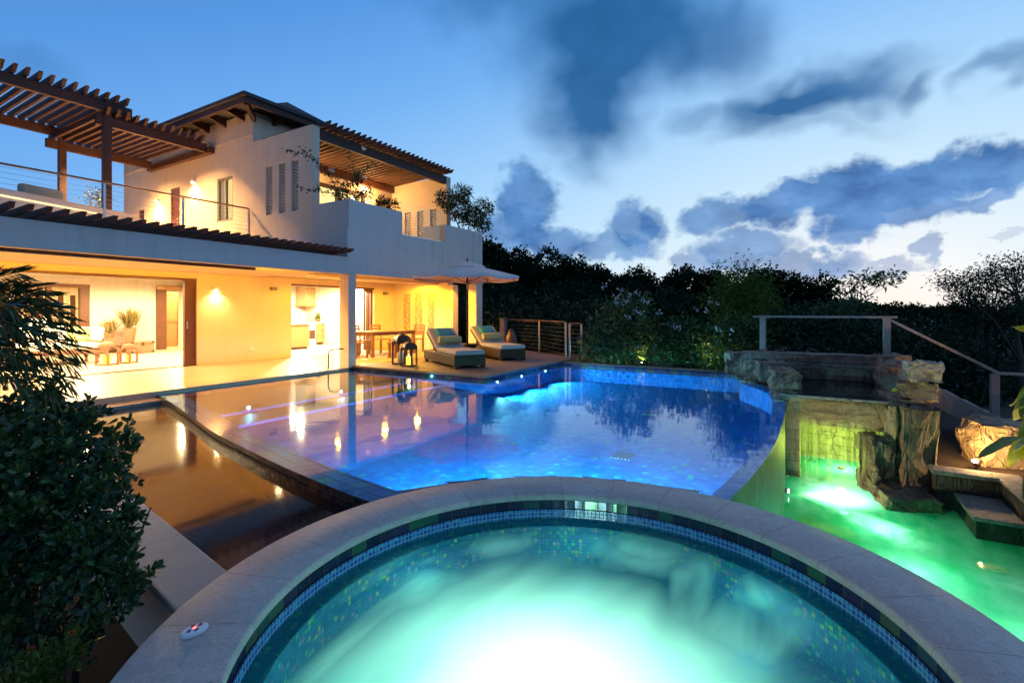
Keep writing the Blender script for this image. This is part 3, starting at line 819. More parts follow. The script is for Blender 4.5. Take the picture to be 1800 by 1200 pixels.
# cove strip on the roof-terrace wall
# ================================================================== roof terrace
def pergola(name, label, loc, x0, x1, yf, yr, zb, n, posts, tail=.22, over=.15):
    t = thing(name, label, 'pergola', loc, 'roof terrace pergolas')
    for y in (yf, yr):
        MB().box(x0 - over, x1, y - .06, y + .06, zb, zb + .25).build('beam', M['dark_wood'], t, bevel=.006)
    st = (x1 - x0) / n
    for i in range(n):
        x = x0 + i * st
        MB().hexa([(x, yf - .18, zb + .27), (x + .07, yf - .18, zb + .27), (x + .07, yr + .25, zb + .27), (x, yr + .25, zb + .27),
                   (x, yf - .32, zb + .42), (x + .07, yf - .32, zb + .42), (x + .07, yr + .35, zb + .42), (x, yr + .35, zb + .42)]).build('rafter', M['dark_wood'], t)
    for (x, y, z1) in posts:
        MB().box(x - .085, x + .085, y - .085, y + .085, 3.2, z1).build('post', M['dark_wood'], t, bevel=.008)
    return t
pergola('pergola', 'high dark timber pergola on posts over the roof terrace', (3, 17, 3.2), 1.2, 6.12, 15.5, 18.9, 6.47, 23, [(5.58, 15.5, 6.46), (5.72, 18.9, 6.46), (1.0, 15.5, 6.46), (1.0, 18.9, 6.46)])
p2 = pergola('pergola', 'lower timber pergola fixed against the upper wall of the villa', (7, 17, 3.2), 5.50, 8.025, 15.5 - .001, 18.9 + .001, 6.10, 12, [])
MB().box(8.03, 8.175, 15.3, 19.2, 6.08, 6.26).build('wall_plate', M['dark_wood'], p2)
for y in (15.75, 18.3):  # added fill lamps tucked behind the beams, to warm the upper walls
    o = MB().lathe([(.06, 0), (.06, -.16), (.055, -.16), (.055, 0)], (6.5, y, 6.36), 16, caps=False).build('fill_can', M['bronze'], p2)
    MB().lathe([(.03, -.06), (.035, -.05)], (6.5, y, 6.36), 12).build('bulb', M['bulb'], o)
    lamp('SPOT', (6.5, y, 6.26), 3400, (1, .55, .20), .04, (7.0, y - .6, 4.4), 160, .6, 'pergola_fill')

def railing(name, label, pts, zf, h, rail_m, post_m, ncab=9, post_r=.022, flat=False, group=None, skip=()):
    t = thing(name, label, 'railing', (pts[0][0], pts[0][1], zf), group)
    for i, (x, y) in enumerate(pts):
        if i in skip: continue
        MB().box(x - post_r, x + post_r, y - post_r, y + post_r, zf, zf + h).build('post', M[post_m], t, bevel=.004)
    for a, b in zip(pts[:-1], pts[1:]):
        MB().bar((*a, zf + h + .02), (*b, zf + h + .02), .07, .035).build('handrail', M[rail_m], t, bevel=.006)
        for k in range(ncab):
            z = zf + .10 + (h - .14) * k / (ncab - 1)
            MB().tube([(*a, z), (*b, z)], .0035, 5).build('cable', M['steel'], t)
    return t
railing('terrace_railing', 'cable railing with a wooden handrail along the roof terrace edge', [(1.6, 13.45), (3.08, 13.45), (4.8, 13.45), (6.42, 13.45), (8.12, 13.45)], 3.2, 1.0, 'teak', 'steel')

# low wall with a light strip, and the seat behind it
t = thing('terrace_wall', 'low rendered wall with a warm light strip on the roof terrace', 'wall', (4.7, 14.8, 3.2))
A = Vector((1.5, 13.65, 0)); B = Vector((6.2, 15.32, 0)); dn = (B - A).normalized(); nn = Vector((-dn.y, dn.x, 0))
q = [A, B, B + nn * .22, A + nn * .22]
MB().prism([(p.x, p.y) for p in q], 3.2, 3.9).build('wall_body', M['plaster_white'], t)
q = [A - nn * .02, A + dn * 4.1 - nn * .02, A + dn * 4.1, A]
MB().prism([(p.x, p.y) for p in q], 3.73, 3.755).build('light_strip', emit('strip_light', (1, .72, .30), 2.6), t)
t = thing('terrace_sofa', 'low green-grey outdoor sofa on the roof terrace behind the light strip', 'sofa', (4.0, 15.3, 3.2))
for i, (a, b, z0, z1) in enumerate(((0, 1.5, 3.2, 3.98), )):
    MB().hexa([(3.2, 14.75, 3.2), (4.5, 15.15, 3.2), (4.3, 15.8, 3.2), (3.0, 15.4, 3.2), (3.2, 14.75, 4.0), (4.5, 15.15, 4.0), (4.3, 15.8, 4.0), (3.0, 15.4, 4.0)]).build('base', M['cushion'], t, bevel=.04)
MB().hexa([(3.9, 15.2, 4.0), (4.75, 15.4, 4.0), (4.7, 15.6, 4.0), (3.85, 15.4, 4.0), (3.9, 15.2, 4.25), (4.7, 15.4, 4.25), (4.65, 15.58, 4.25), (3.85, 15.38, 4.25)]).build('backrest', simple('sage_cloth', (.30, .33, .26), .95), t, bevel=.05)

# ================================================================== grounds
LIP_L = [(4.08, 9.40), (3.86, 8.5), (3.62, 7.62), (3.38, 6.75), (3.14, 5.89), (2.95, 4.98), (2.79, 4.17), (2.68, 3.5), (2.60, 2.9), (2.57, 2.52)]
LIP_R = [(10.95, 1.02), (10.55, .80), (10.2, .60), (9.8, .44), (9.3, .36), (8.8, .31), (8.2, .285), (7.5, .275), (6.8, .28), (6.2, .29), (5.6, .32), (5.0, .37), (4.4, .44), (3.68, .55)]
def offset(path, d):
    out = []
    for i, p in enumerate(path):
        a = Vector(path[max(i - 1, 0)]); b = Vector(path[min(i + 1, len(path) - 1)])
        t = (b - a).normalized(); out.append((p[0] - t.y * d, p[1] + t.x * d))
    return out
def smooth_path(path, k=4):
    out = []
    n = len(path)
    for i in range(n - 1):
        p0, p1, p2, p3 = [Vector(path[min(max(j, 0), n - 1)]) for j in (i - 1, i, i + 1, i + 2)]
        for s in range(k):
            u = s / k
            out.append(tuple(.5 * ((2 * p1) + (p2 - p0) * u + (2 * p0 - 5 * p1 + 4 * p2 - p3) * u * u + (3 * p1 - p0 - 3 * p2 + p3) * u ** 3)))
    out.append(tuple(path[-1])); return out
LIP_L = smooth_path(LIP_L); LIP_R = smooth_path(LIP_R)
SPA = (2.0, .865); SPA_R = 1.755; SPA_I = 1.37
WZ = -.05; BZ = -.15; GZ = -1.2; SZ = -.115

# terrace, platform, ground
struct(MB().prism([(-6, 9.42), (8.3, 9.42), (13.46, 9.42), (13.46, 13.09), (-6, 13.09)], -.06, 0).build('terrace_floor', M['terrace']))
struct(MB().box(2.2, 4.06, 9.10, 9.418, -.30, -.105).build('terrace_step_floor', M['terrace']))
struct(MB().prism([(-6, 13.092), (9.39, 13.092), (9.39, 23.6), (-6, 23.6)], -.06, -.002).build('living_room_floor', M['indoor']))
struct(MB().prism([(9.392, 13.092), (15.5, 13.092), (15.5, 18.3), (12, 18.3), (12, 23.6), (9.392, 23.6)], -.06, -.002).build('kitchen_floor', M['indoor']))
struct(MB().prism([(8.25, 5.55), (12.35, 5.55), (12.9, 5.75), (15.6, 9.9), (13.7, 9.9), (13.7, 9.415), (8.25, 9.415)], -.002, .05).build('platform_floor', M['deck'], bevel=.012))
g = MB()
def gh(x, y):
    d = Vector((x, y)); f = d.dot(Vector((FWD.x, FWD.y))); r = d.dot(Vector((RGT.x, RGT.y)))
    h = -.45
    far = max(0.0, f - 19)
    tgt = np.interp(r / max(f, 1) * FPX + 900, [-400, 500, 850, 1000, 1060, 1190, 1260, 1350, 1480, 1600, 1800, 2400], [5.6, 5.9, 5.4, 3.9, 3.3, 2.7, 2.8, 2.4, 1.7, .9, .7, .7])
    h += (tgt + .3) * min(1, far / 24) ** 1.2
    return h
struct(MB().face([(-30, -30, -1.9), (60, -30, -1.9), (60, 60, -1.9), (-30, 60, -1.9)]).build('ground', M['soil']))
N = 60; hv = MB()
pts = [[None] * (N + 1) for _ in range(N + 1)]
fs = [15.2 + (140 - 15.2) * (i / N) ** 1.6 for i in range(N + 1)]
for i in range(N + 1):
    for j in range(N + 1):
        f = fs[i]; r = (-1.6 + 3.2 * j / N) * f
        x = FWD.x * f + RGT.x * r; y = FWD.y * f + RGT.y * r
        pts[i][j] = (x, y, gh(x, y) + .25 * mnoise.noise((x * .2, y * .2, 3)) * min(1, (f - 15) / 10))
for i in range(N):
    for j in range(N):
        hv.face([pts[i][j], pts[i + 1][j], pts[i + 1][j + 1], pts[i][j + 1]], None, True)
struct(hv.build('hill', simple('hill_soil', (.010, .013, .007), 1, .4, 2, spec=0), weld=True))
struct(MB().face([(-300, -300, -6), (900, -300, -6), (900, 900, -6), (-300, 900, -6)]).build('land', M['soil']))
# garden beds
struct(MB().prism([(-3, -3), (1.25, -.6), (1.05, 1.9), (1.2, 2.5), (2.22, 9.40), (-6, 9.40)], -1.0, -.5).build('garden_ground', M['soil']))
struct(MB().prism([(12.2, .9), (12.2, 5.53), (12.9, 5.73), (15.7, 10), (20, 10), (24, 4), (22, -.9), (11.9, -1.2)], -1.0, -.06).build('hedge_ground', M['mulch']))
struct(MB().prism([(8.32, -1.45), (8.55, -2.32), (6.0, -2.32), (4.0, -2.32), (5, -8), (24, -9), (22, -1.0), (11.3, -1.5), (9.9, -1.5)], -1.5, -.80).build('bed_ground', M['mulch']))

# ================================================================== swimming pool
pool = thing('swimming_pool', 'blue tiled vanishing-edge pool curving between the terrace and the hot tub', 'pool', (7, 5, -.7))
FZ = -.43
inL = offset(LIP_L, .34); inR = offset(LIP_R, -.17)
arc = []
a0 = math.atan2(LIP_R[-1][1] - SPA[1], LIP_R[-1][0] - SPA[0]); a1 = math.atan2(LIP_L[-1][1] - SPA[1], LIP_L[-1][0] - SPA[0])
for i in range(17):
    a = a0 + (a1 - a0) * i / 16
    arc.append((SPA[0] + 1.74 * math.cos(a), SPA[1] + 1.74 * math.sin(a)))
edge = [(8.31, 9.40), (8.31, 5.61), (11.85, 5.61), (11.85, 1.20), (11.2, 1.12)]
outline = edge + LIP_R + arc[1:-1] + LIP_L[::-1]
struct(MB().face([(x, y, WZ) for x, y in outline]).build('pool_water', water('pool_water', (.22, .76, 1.0), .05, .05, 2.6)))
MB().face([(x, y, FZ) for x, y in outline], [(x, y) for x, y in outline]).build('pool_floor', M['pool_tile'], pool)
MB().strip([(8.30, 9.41), (8.30, 5.60), (11.86, 5.60), (11.86, 1.19)], FZ, -.13).build('pool_wall', M['wall_tile'], pool)
MB().strip([(8.302, 9.41), (8.302, 5.602), (11.858, 5.602), (11.858, 1.19)], -.129, -.003).build('tile_band', M['band_tile'], pool)
MB().strip([(4.08, 9.418), (8.30, 9.418)], FZ, -.061).build('pool_wall', M['band_tile'], pool)
MB().box(11.87, 12.18, 1.15, 5.54, -.05, .01).build('coping', M['grey_stone'], pool, bevel=.012)
MB().strip([(11.872, 5.54), (11.872, 1.19)], -.13, -.051).build('tile_band', M['wall_tile'], pool)
for P_, I_, sgn in ((LIP_L, inL, 1), (LIP_R, inR, 1)):
    MB().band(P_, I_, -.058, -.09).build('lip', M['lip_tile'] if P_ is LIP_L else M['wall_tile'], pool)
    MB().strip(I_, FZ, -.091).build('pool_wall', M['wall_tile'], pool)
mb = MB()
for (a, b) in zip(LIP_L[:-1], LIP_L[1:]): mb.bar((*a, -.072), (*b, -.072), .03, .012)
MB().strip(LIP_L, -.60, -.049).build('infinity_wall', M['outer_tile'], pool)
MB().strip(offset(LIP_L, -.012), -.60, -.115).build('infinity_wall', M['outer_tile'], pool)
MB().strip(LIP_R, -2.0, -.049).build('infinity_wall', M['rubble'], pool)
# broad bathing steps below the terrace
LX = lambda y: np.interp(y, [p[1] for p in LIP_L[::-1]], [p[0] for p in LIP_L[::-1]]) + .33
for y0, z in ((7.34, -.165), (6.62, -.20)):
    xs = LX(y0)
    poly = [(xs, y0), (8.295, y0), (8.295, 9.39), (LX(9.3) + .02, 9.39), (LX(8.3), 8.3)]
    s = MB().prism(poly, FZ - .01, z)
    s.build('bathing_step', M['step_tile'], pool)
    MB().box(xs + .02, 8.29, y0 - .012, y0 + .05, z - .03, z + .004).build('step_nosing', M['wall_tile'], pool)
xs = LX(6.6); xe = LX(4.4)
MB().face([(xs, 6.605, -.232), (8.295, 6.605, -.232), (8.295, 4.4, FZ - .002), (xe, 4.4, FZ - .002)], [(xs, 6.6), (8.3, 6.6), (8.3, 4.4), (xe, 4.4)]).build('sloping_floor', M['pool_tile'], pool)
for cx, cy_ in ((5.9, 1.95), (8.6, 2.35)):
    dgr = MB()
    for k in range(6): dgr.box(cx - .12, cx + .12, cy_ - .12 + k * .042, cy_ - .10 + k * .042, FZ + .003, FZ + .012)
    dgr.build('drain_grate', M['steel'], pool)
# lamps let into the walls, plus added fill lamps around the tub side
def pool_light(x, y, z, dx, dy, power, hood=.32):
    n = Vector((dx, dy, 0)); a = Vector((x, y, z)); s = Vector((-dy, dx, 0))
    ring = []; mb = MB(); rim = MB()
    for k in range(14):
        an = 2 * PI * k / 14
        ring.append(a + n * .012 + (s * math.cos(an) + Vector((0, 0, 1)) * math.sin(an)) * .026)
    mb.face([tuple(p) for p in ring])
    for k in range(14):
        p, q = ring[k], ring[(k + 1) % 14]; c = a + n * .012
        rim.face([tuple(p), tuple(q), tuple(c + (q - c) * 1.45 - n * .01), tuple(c + (p - c) * 1.45 - n * .01)])
    o = rim.build('pool_light', M['steel'], pool); mb.build('lens', M['pool_bulb'], o)
    h = a + Vector((0, 0, .034)); e = s * (.06 + hood * .9)  # added plate that blocks lamp light from leaking up through the water
    MB().hexa([tuple(h - s * .05), tuple(h + s * .05), tuple(h + n * hood + e), tuple(h + n * hood - e)] + [tuple(p + Vector((0, 0, .006))) for p in (h - s * .05, h + s * .05, h + n * hood + e, h + n * hood - e)]).build('hood', M['step_tile'], o)
    lamp('SPOT', tuple(a + n * .03), power, (.70, .96, 1), .012, tuple(a + n), 130, .8, 'pool_lamp')
for x in (8.75, 9.77, 10.95): pool_light(x, 5.597, -.125, 0, -1, 700, .16)
for x, y in ((4.41, 7.325), (6.15, 7.325), (7.95, 7.325)): pool_light(x, y, -.115, 0, -1, 16, .08)
for k in (3, 6, 9, 12):  # added unseen lamps on the tub's outer wall, to spread even light over the floor
    pt = arc[k + 1]; n = Vector((pt[0] - SPA[0], pt[1] - SPA[1])).normalized(); pool_light(pt[0] + n.x * .02, pt[1] + n.y * .02, -.17, n.x, n.y, 1250, .5)

# catch basin under the vanishing edge
basin = thing('catch_basin', 'dark tiled catch basin below the curved vanishing edge', 'basin', (2.4, 5, -.55))
cin = [(1.405, 2.50), (1.68, 4.2), (2.52, 9.42)]; cout = [(1.10, 2.30), (1.38, 4.2), (2.22, 9.42)]
bpoly = [cin[0], (2.58, 2.48)] + LIP_L[::-1] + [(4.08, 9.415), cin[2], cin[1]]
bpoly = [(1.405, 2.40), (2.58, 2.40)] + LIP_L[::-1] + [(2.48, 9.40), (1.68, 4.2)]
struct(MB().face([(x, y, BZ) for x, y in bpoly]).build('catch_basin_water', water('catch_basin_water', (.22, .30, .48), .07, .03, 2)))
MB().face([(x, y, -.45) for x, y in bpoly], [(x, y) for x, y in bpoly]).build('basin_floor', M['basin_tile'], basin)
MB().strip([(2.3, 9.416), (4.08, 9.416)], -.46, -.061).build('basin_wall', M['terrace'], basin)
MB().prism([(1.41, 2.30), (1.69, 4.2), (2.52, 9.41), (2.22, 9.41), (1.38, 4.2), (1.12, 2.30)], -.05, 0).build('coping', M['basin_coping'], basin, bevel=.012)
MB().prism([(1.39, 2.30), (1.67, 4.2), (2.50, 9.40), (2.25, 9.40), (1.42, 4.2), (1.17, 2.30)], -1.0, -.051).build('basin_wall', M['plaster'], basin)

# ================================================================== hot tub
tub = thing('hot_tub', 'round bubbling hot tub with a pale stone rim', 'hot tub', (SPA[0], SPA[1], -.75))
def ring_path(r, n=96): return [(SPA[0] + r * math.cos(2 * PI * k / n), SPA[1] + r * math.sin(2 * PI * k / n)) for k in range(n + 1)]
def coping_mat():
    m, t, out = mat('rim_stone')
    v = t('ShaderNodeTexCoord').outputs['Object']; s = t('ShaderNodeSeparateXYZ', {0: v})
    a = t.math('MULTIPLY', t.math('ARCTAN2', s.outputs[1], s.outputs[0]), 26 / (2 * PI))
    fr = t.math('ABSOLUTE', t.math('SUBTRACT', t.math('FRACT', a), .5))
    jn = t.math('GREATER_THAN', fr, .4965)
    cell = t('ShaderNodeTexWhiteNoise', {'W': t.math('FLOOR', a)}, noise_dimensions='1D').outputs[0]
    n1 = noise(t, v, 2.5, 5, .6, .8); n2 = noise(t, v, 26, 5, .7, 1.2); n3 = noise(t, v, 9, 6, .75, 2.5)
    c = t.ramp(n1, [(.25, (.42, .37, .325)), (.5, (.54, .475, .42)), (.75, (.66, .58, .51))])
    c = t.mix(t.math('MULTIPLY', cell, .30), c, (.38, .33, .29))
    vein = t.rng(t.math('ABSOLUTE', t.math('SUBTRACT', n3, .5)), .0, .035, .45, 0)
    c = t.mix(vein, c, (.20, .165, .14)); c = t.mix(t.math('MULTIPLY', t.rng(n2, .42, .75), .38), c, (.22, .18, .15)); c = t.mix(jn, c, (.10, .085, .07))
    h = t.math('SUBTRACT', t.math('MULTIPLY', n2, .4), t.math('MULTIPLY', jn, 2.0))
    pbr(t, out, color=c, rough=.55, normal=bump(t, h, .35, .003)); return m
prof = [(SPA_I, .006), (SPA_I - .004, .020), (SPA_I, .040), (SPA_I + .012, .050), (SPA_R - .012, .050), (SPA_R, .040), (SPA_R, .004), (SPA_I, .006)]
MB().lathe([(r, z) for r, z in prof], (SPA[0], SPA[1], 0), 160, caps=False).build('coping', coping_mat(), tub)
MB().strip(ring_path(1.385, 120), -.062, .006).build('tile_band', M['spa_band'], tub)
MB().band(ring_path(1.385, 120), ring_path(1.375, 120), -.0625).build('tile_band', M['spa_band'], tub)
MB().strip(ring_path(1.375, 120), -.135, -.0625).build('mosaic_band', M['spa_mosaic'], tub)
def polar_floor(mb, r0, r1, z, n=96):
    mb.band(ring_path(r0, n), ring_path(r1, n), z); return mb
MB().band(ring_path(1.375), ring_path(1.30), -.135, -.15).strip(ring_path(1.30), -.42, -.15).band(ring_path(1.30), ring_path(.85), -.42, -.44).strip(ring_path(.85), -.8, -.44).band(ring_path(.85), ring_path(.02), -.8).build('shell', M['spa_tile'], tub)
MB().strip(ring_path(1.73), -2.0, .003).build('outer_wall', M['rubble'], tub)
def spa_foam(t, pos):
    p = t('ShaderNodeVectorMath', {0: pos, 1: (1.66, .84, 0)}, operation='SUBTRACT').outputs[0]
    p2 = t('ShaderNodeMapping', {'Vector': pos, 'Rotation': (0, 0, R(31)), 'Scale': (.6, 1.5, 1)}).outputs[0]
    w = noise(t, p2, 1.5, 2, .45, .5, 'Color')
    wv = t('ShaderNodeVectorMath', {0: t('ShaderNodeVectorMath', {0: w, 1: (.5, .5, .5)}, operation='SUBTRACT').outputs[0], 3: .55}, operation='SCALE').outputs[0]
    q = t('ShaderNodeVectorMath', {0: p, 1: wv}, operation='ADD').outputs[0]
    ln = t('ShaderNodeVectorMath', {0: t('ShaderNodeMapping', {'Vector': q, 'Scale': (1, 1, 0)}).outputs[0]}, operation='LENGTH').outputs['Value']
    core = t.rng(ln, 1.18, .46, 0, .97, True)
    wisp = t.rng(noise(t, p2, 1.5, 2, .5, .8), .44, .70, 0, .62, True)
    edge = t.rng(t('ShaderNodeVectorMath', {0: t('ShaderNodeVectorMath', {0: pos, 1: (SPA[0], SPA[1], SZ)}, operation='SUBTRACT').outputs[0]}, operation='LENGTH').outputs['Value'], 1.32, 1.0, 0, 1, True)
    j = None
    for x, y, r in ((2.61, 1.65, .27), (2.93, .91, .30), (1.99, 1.70, .30), (2.45, .385, .38)):
        dd = t('ShaderNodeVectorMath', {0: t('ShaderNodeVectorMath', {0: pos, 1: wv}, operation='ADD').outputs[0], 1: (x, y, SZ)}, operation='DISTANCE').outputs['Value']
        f = t.rng(dd, r, .02, 0, .58, True); j = f if j is None else t.math('MAXIMUM', j, f)
    fl = t.rng(noise(t, t('ShaderNodeMapping', {'Vector': q, 'Rotation': (0, 0, R(20)), 'Scale': (1.6, 9.0, 1)}).outputs[0], 2.0, 4, .55, .1), .25, .75, .80, 1.10)
    return t.math('MAXIMUM', core, t.math('MULTIPLY', t.math('MULTIPLY', t.math('MAXIMUM', wisp, j), edge), fl))
struct(MB().face([(x, y, SZ) for x, y in ring_path(1.374)[:-1]]).build('hot_tub_water', water('hot_tub_water', (.50, .92, .84), .06, .10, 2.5, spa_foam, (.48, 1, .70), (.000, .10, .15), .62)))
MB().lathe([(.13, -.79), (.12, -.77)], (1.70, .86, 0), 20).build('tub_light', emit('tub_lens', (.85, 1, .92), 60), tub)
lamp('POINT', (1.70, .86, -.62), 31, (.84, 1, .90), .09, name='tub_lamp')
for k in range(6):
    a = k * PI / 3 + .4
    lamp('POINT', (SPA[0] + 1.0 * math.cos(a), SPA[1] + 1.0 * math.sin(a), -.30), 2.2, (.22, .90, .95), .04, name='tub_lamp')

# floating remote on the rim
t = thing('pool_remote', 'small oval white remote with red and blue buttons on the hot tub rim', 'remote', (1.058, 2.128, .05))
def oval(mb, a, b, z0, z1, n=28, c=(1.058, 2.128), rot=-.15):
    P = []
    for k in range(n):
        an = 2 * PI * k / n; x = a * math.cos(an); y = b * math.sin(an)
        P.append((c[0] + x * math.cos(rot) - y * math.sin(rot), c[1] + x * math.sin(rot) + y * math.cos(rot)))
    return mb.prism(P, z0, z1)
oval(MB(), .050, .033, .050, .072).build('case', simple('white_plastic', (.78, .77, .76), .35, .03), t, bevel=.008, seg=3)
for (dx, dy, m) in ((.024, .003, 'red'), (-.024, -.003, 'blue'), (.002, .017, 'red'), (-.002, -.017, 'blue')):
    oval(MB(), .010, .0065, .0721, .075, 16, (1.058 + dx, 2.128 + dy), .6).build('button', simple(m + '_button', (.35, .03, .04) if m == 'red' else (.05, .05, .16), .4), t)
oval(MB(), .006, .006, .0721, .0745, 12).build('indicator', emit('red_indicator', (1, .12, .12), 4), t)
# ================================================================== rocks and grotto
def rock_mb(c, size, seed, rot=0, n=22, sub=3, rough=.05, boxy=.75):
    """a fractured block: hull of points crowded to the corners of a box, split and roughened"""
    r = random.Random(seed); bm = bmesh.new()
    for i in range(n):
        p = [max(-1, min(1, (r.random() * 2 - 1) * 1.6)) for _ in range(3)]
        l = max(abs(x) for x in p)
        p = [x * (boxy + (1 - boxy) * r.random()) / max(l, .3) * 1.0 for x in p]
        bm.verts.new([p[0] * size[0] / 2, p[1] * size[1] / 2, p[2] * size[2] / 2])
    for sx in (-1, 1):
        for sy in (-1, 1):
            for sz in (-1, 1):
                k = .86 + .14 * r.random()
                bm.verts.new([sx * size[0] / 2 * k * (.9 + .1 * r.random()), sy * size[1] / 2 * k * (.85 + .15 * r.random()), sz * size[2] / 2 * k])
    res = bmesh.ops.convex_hull(bm, input=bm.verts)
    bmesh.ops.delete(bm, geom=[v for v in bm.verts if not v.link_faces], context='VERTS')
    bmesh.ops.triangulate(bm, faces=bm.faces)
    for _ in range(sub):
        bmesh.ops.subdivide_edges(bm, edges=bm.edges, cuts=1, use_grid_fill=True)
    bmesh.ops.triangulate(bm, faces=bm.faces)
    mx = min(size)
    for v in bm.verts:
        q = v.co * (2.2 / max(mx, .25)) + Vector((seed * 3.1, 0, 0))
        d = mnoise.fractal(q, .9, 2.2, 4) * rough * 1.0 + (mnoise.cell(v.co * (5 / max(size)) + Vector((seed, 0, 0))) - .5) * rough * .8
        v.co += v.normal * d * (1 if mx > .2 else mx / .2)
    ca, sa = math.cos(rot), math.sin(rot)
    mb = MB(); bm.verts.index_update()
    mb.v = [(c[0] + v.co.x * ca - v.co.y * sa, c[1] + v.co.x * sa + v.co.y * ca, c[2] + v.co.z) for v in bm.verts]
    mb.f = [tuple(v.index for v in f.verts) for f in bm.faces]
    bm.free(); return mb
grot = thing('rock_waterfall', 'stone ledge on rock piers with water spilling into the green grotto pool', 'waterfall', (9.6, -.4, GZ))
def G(c, size, seed, m='rock', rot=0, name='rock', **k): return rock_mb(c, size, seed, rot, **k).build(name, M[m], grot)
LX0 = 8.78
# spill ledge, its trough and lintel
G((9.02, -.42, -.17), (.46, 1.55, .44), 3, 'rock_gold', 0, 'lintel', rough=.02, boxy=.97)
MB().box(8.72, 9.30, -1.02, .36, .035, .075).build('ledge', M['grey_stone'], grot, bevel=.012)
struct(MB().box(8.76, 10.98, -.98, .34, .078, .088).build('ledge_water', water('ledge_water', (.5, .5, .5), .05, .08, 3)))
MB().box(9.302, 11.0, -1.02, .38, -.05, .074).build('trough', M['rock_dark'], grot)
# grotto back and left jamb
MB().wall('x', 10.2, 10.4, -1.5, .60, -2.0, -.051).build('back_wall', M['ashlar'], grot)
MB().box(8.82, 10.19, .11, .305, -2.0, -.05).build('pier', M['ashlar'], grot, bevel=.01)
MB().box(8.79, 9.2, .10, .29, -1.22, -1.17).build('pier_base', M['rock_gold'], grot, bevel=.01)
# rear wall of the trough with its flat cap
MB().box(11.0, 11.25, -1.5, 1.2, -.6, .42).build('back_wall', M['ashlar'], grot)
G((11.18, -.2, .47), (.46, 2.75, .15), 11, 'rock', 0, 'cap_stone', rough=.02, boxy=.96)
MB().box(11.0 - .22, 10.99, -.95, .30, .095, .30).build('trough_back', M['rock_dark'], grot)
# flanking blocks, towards the pool
for c, s, sd, m, rt in (((11.75, 1.28, .20), (.55, .62, .52), 21, 'rock', .2), ((11.2, .95, .16), (.6, .5, .50), 22, 'rock', -.1), ((10.55, .62, .22), (.6, .48, .40), 23, 'rock', .2), ((9.95, .40, .14), (.75, .42, .42), 24, 'rock', .15),
                      ((9.35, .30, .20), (.50, .42, .36), 25, 'rock_gold', -.15), ((9.3, .28, -.01), (.95, .40, .13), 26, 'rock', 0), ((10.2, .42, -.04), (1.1, .36, .14), 27, 'rock', .1), ((11.2, .95, -.08), (.9, .5, .2), 28, 'rock', .3)):
    G(c, s, sd, m, rt)
# right flank: slabs and piers
for c, s, sd, m, rt, nm in (((9.25, -1.20, .05), (.85, .55, .13), 31, 'rock_gold', .1, 'slab'), ((9.12, -1.34, .23), (.50, .48, .27), 32, 'rock_gold', -.1, 'rock'), 
                        ((10.2, -1.18, .30), (.9, .34, .46), 34, 'rock', .1, 'rock'), ((10.9, -1.25, .36), (.5, .42, .46), 35, 'rock', .2, 'rock'),
                        ((8.80, -1.28, -.56), (.44, .50, 1.24), 36, 'rock_dark', .25, 'pier'), ((8.78, -1.00, -.50), (.30, .16, 1.06), 37, 'rock_gold', -.2, 'pier'), ((8.78, -.82, -.80), (.46, .32, .84), 38, 'rock_dark', .5, 'pier'),
                        ((8.45, -1.08, -1.16), (1.05, .70, .28), 39, 'rock_dark', .2, 'rock'), ((9.6, -1.3, -.9), (.9, .5, 1.7), 40, 'rock_dark', 0, 'pier')):
    G(c, s, sd, m, rt, nm)
b = rock_mb((9.05, -1.37, .50), (.40, .42, .29), 44, .2, rough=.03)
tag(b.build('boulder', M['rock_pale']), 'pale loose boulder on top of the stone flank of the waterfall', 'boulder')
# falling strands
mb = MB(); rr = random.Random(5)
for i in range(40):
    y = -.93 + 1.02 * (i + rr.random() * .8) / 40; w = .004 + .016 * rr.random() ** 2; L = 1 if rr.random() < .5 else .25 + rr.random() * .6
    P = []
    for k in range(7):
        f = k / 6 * L; P.append((8.715 - .10 * math.sqrt(f), y + .01 * math.sin(f * 5 + i), .07 - 1.27 * f))
    for a, c in zip(P[:-1], P[1:]):
        mb.face([(a[0], a[1] - w, a[2]), (a[0], a[1] + w, a[2]), (c[0], c[1] + w, c[2]), (c[0], c[1] - w, c[2])])
def fall_mat():
    m, t, out = mat('falling_water')
    tr = t('ShaderNodeBsdfTransparent'); df = t('ShaderNodeBsdfTranslucent', {'Color': (.9, 1, .9, 1)})
    mx = t('ShaderNodeMixShader', {0: .13, 1: tr.outputs[0], 2: df.outputs[0]}); t.l.new(mx.outputs[0], out.inputs[0]); return m
struct(mb.build('falling_water', fall_mat()))
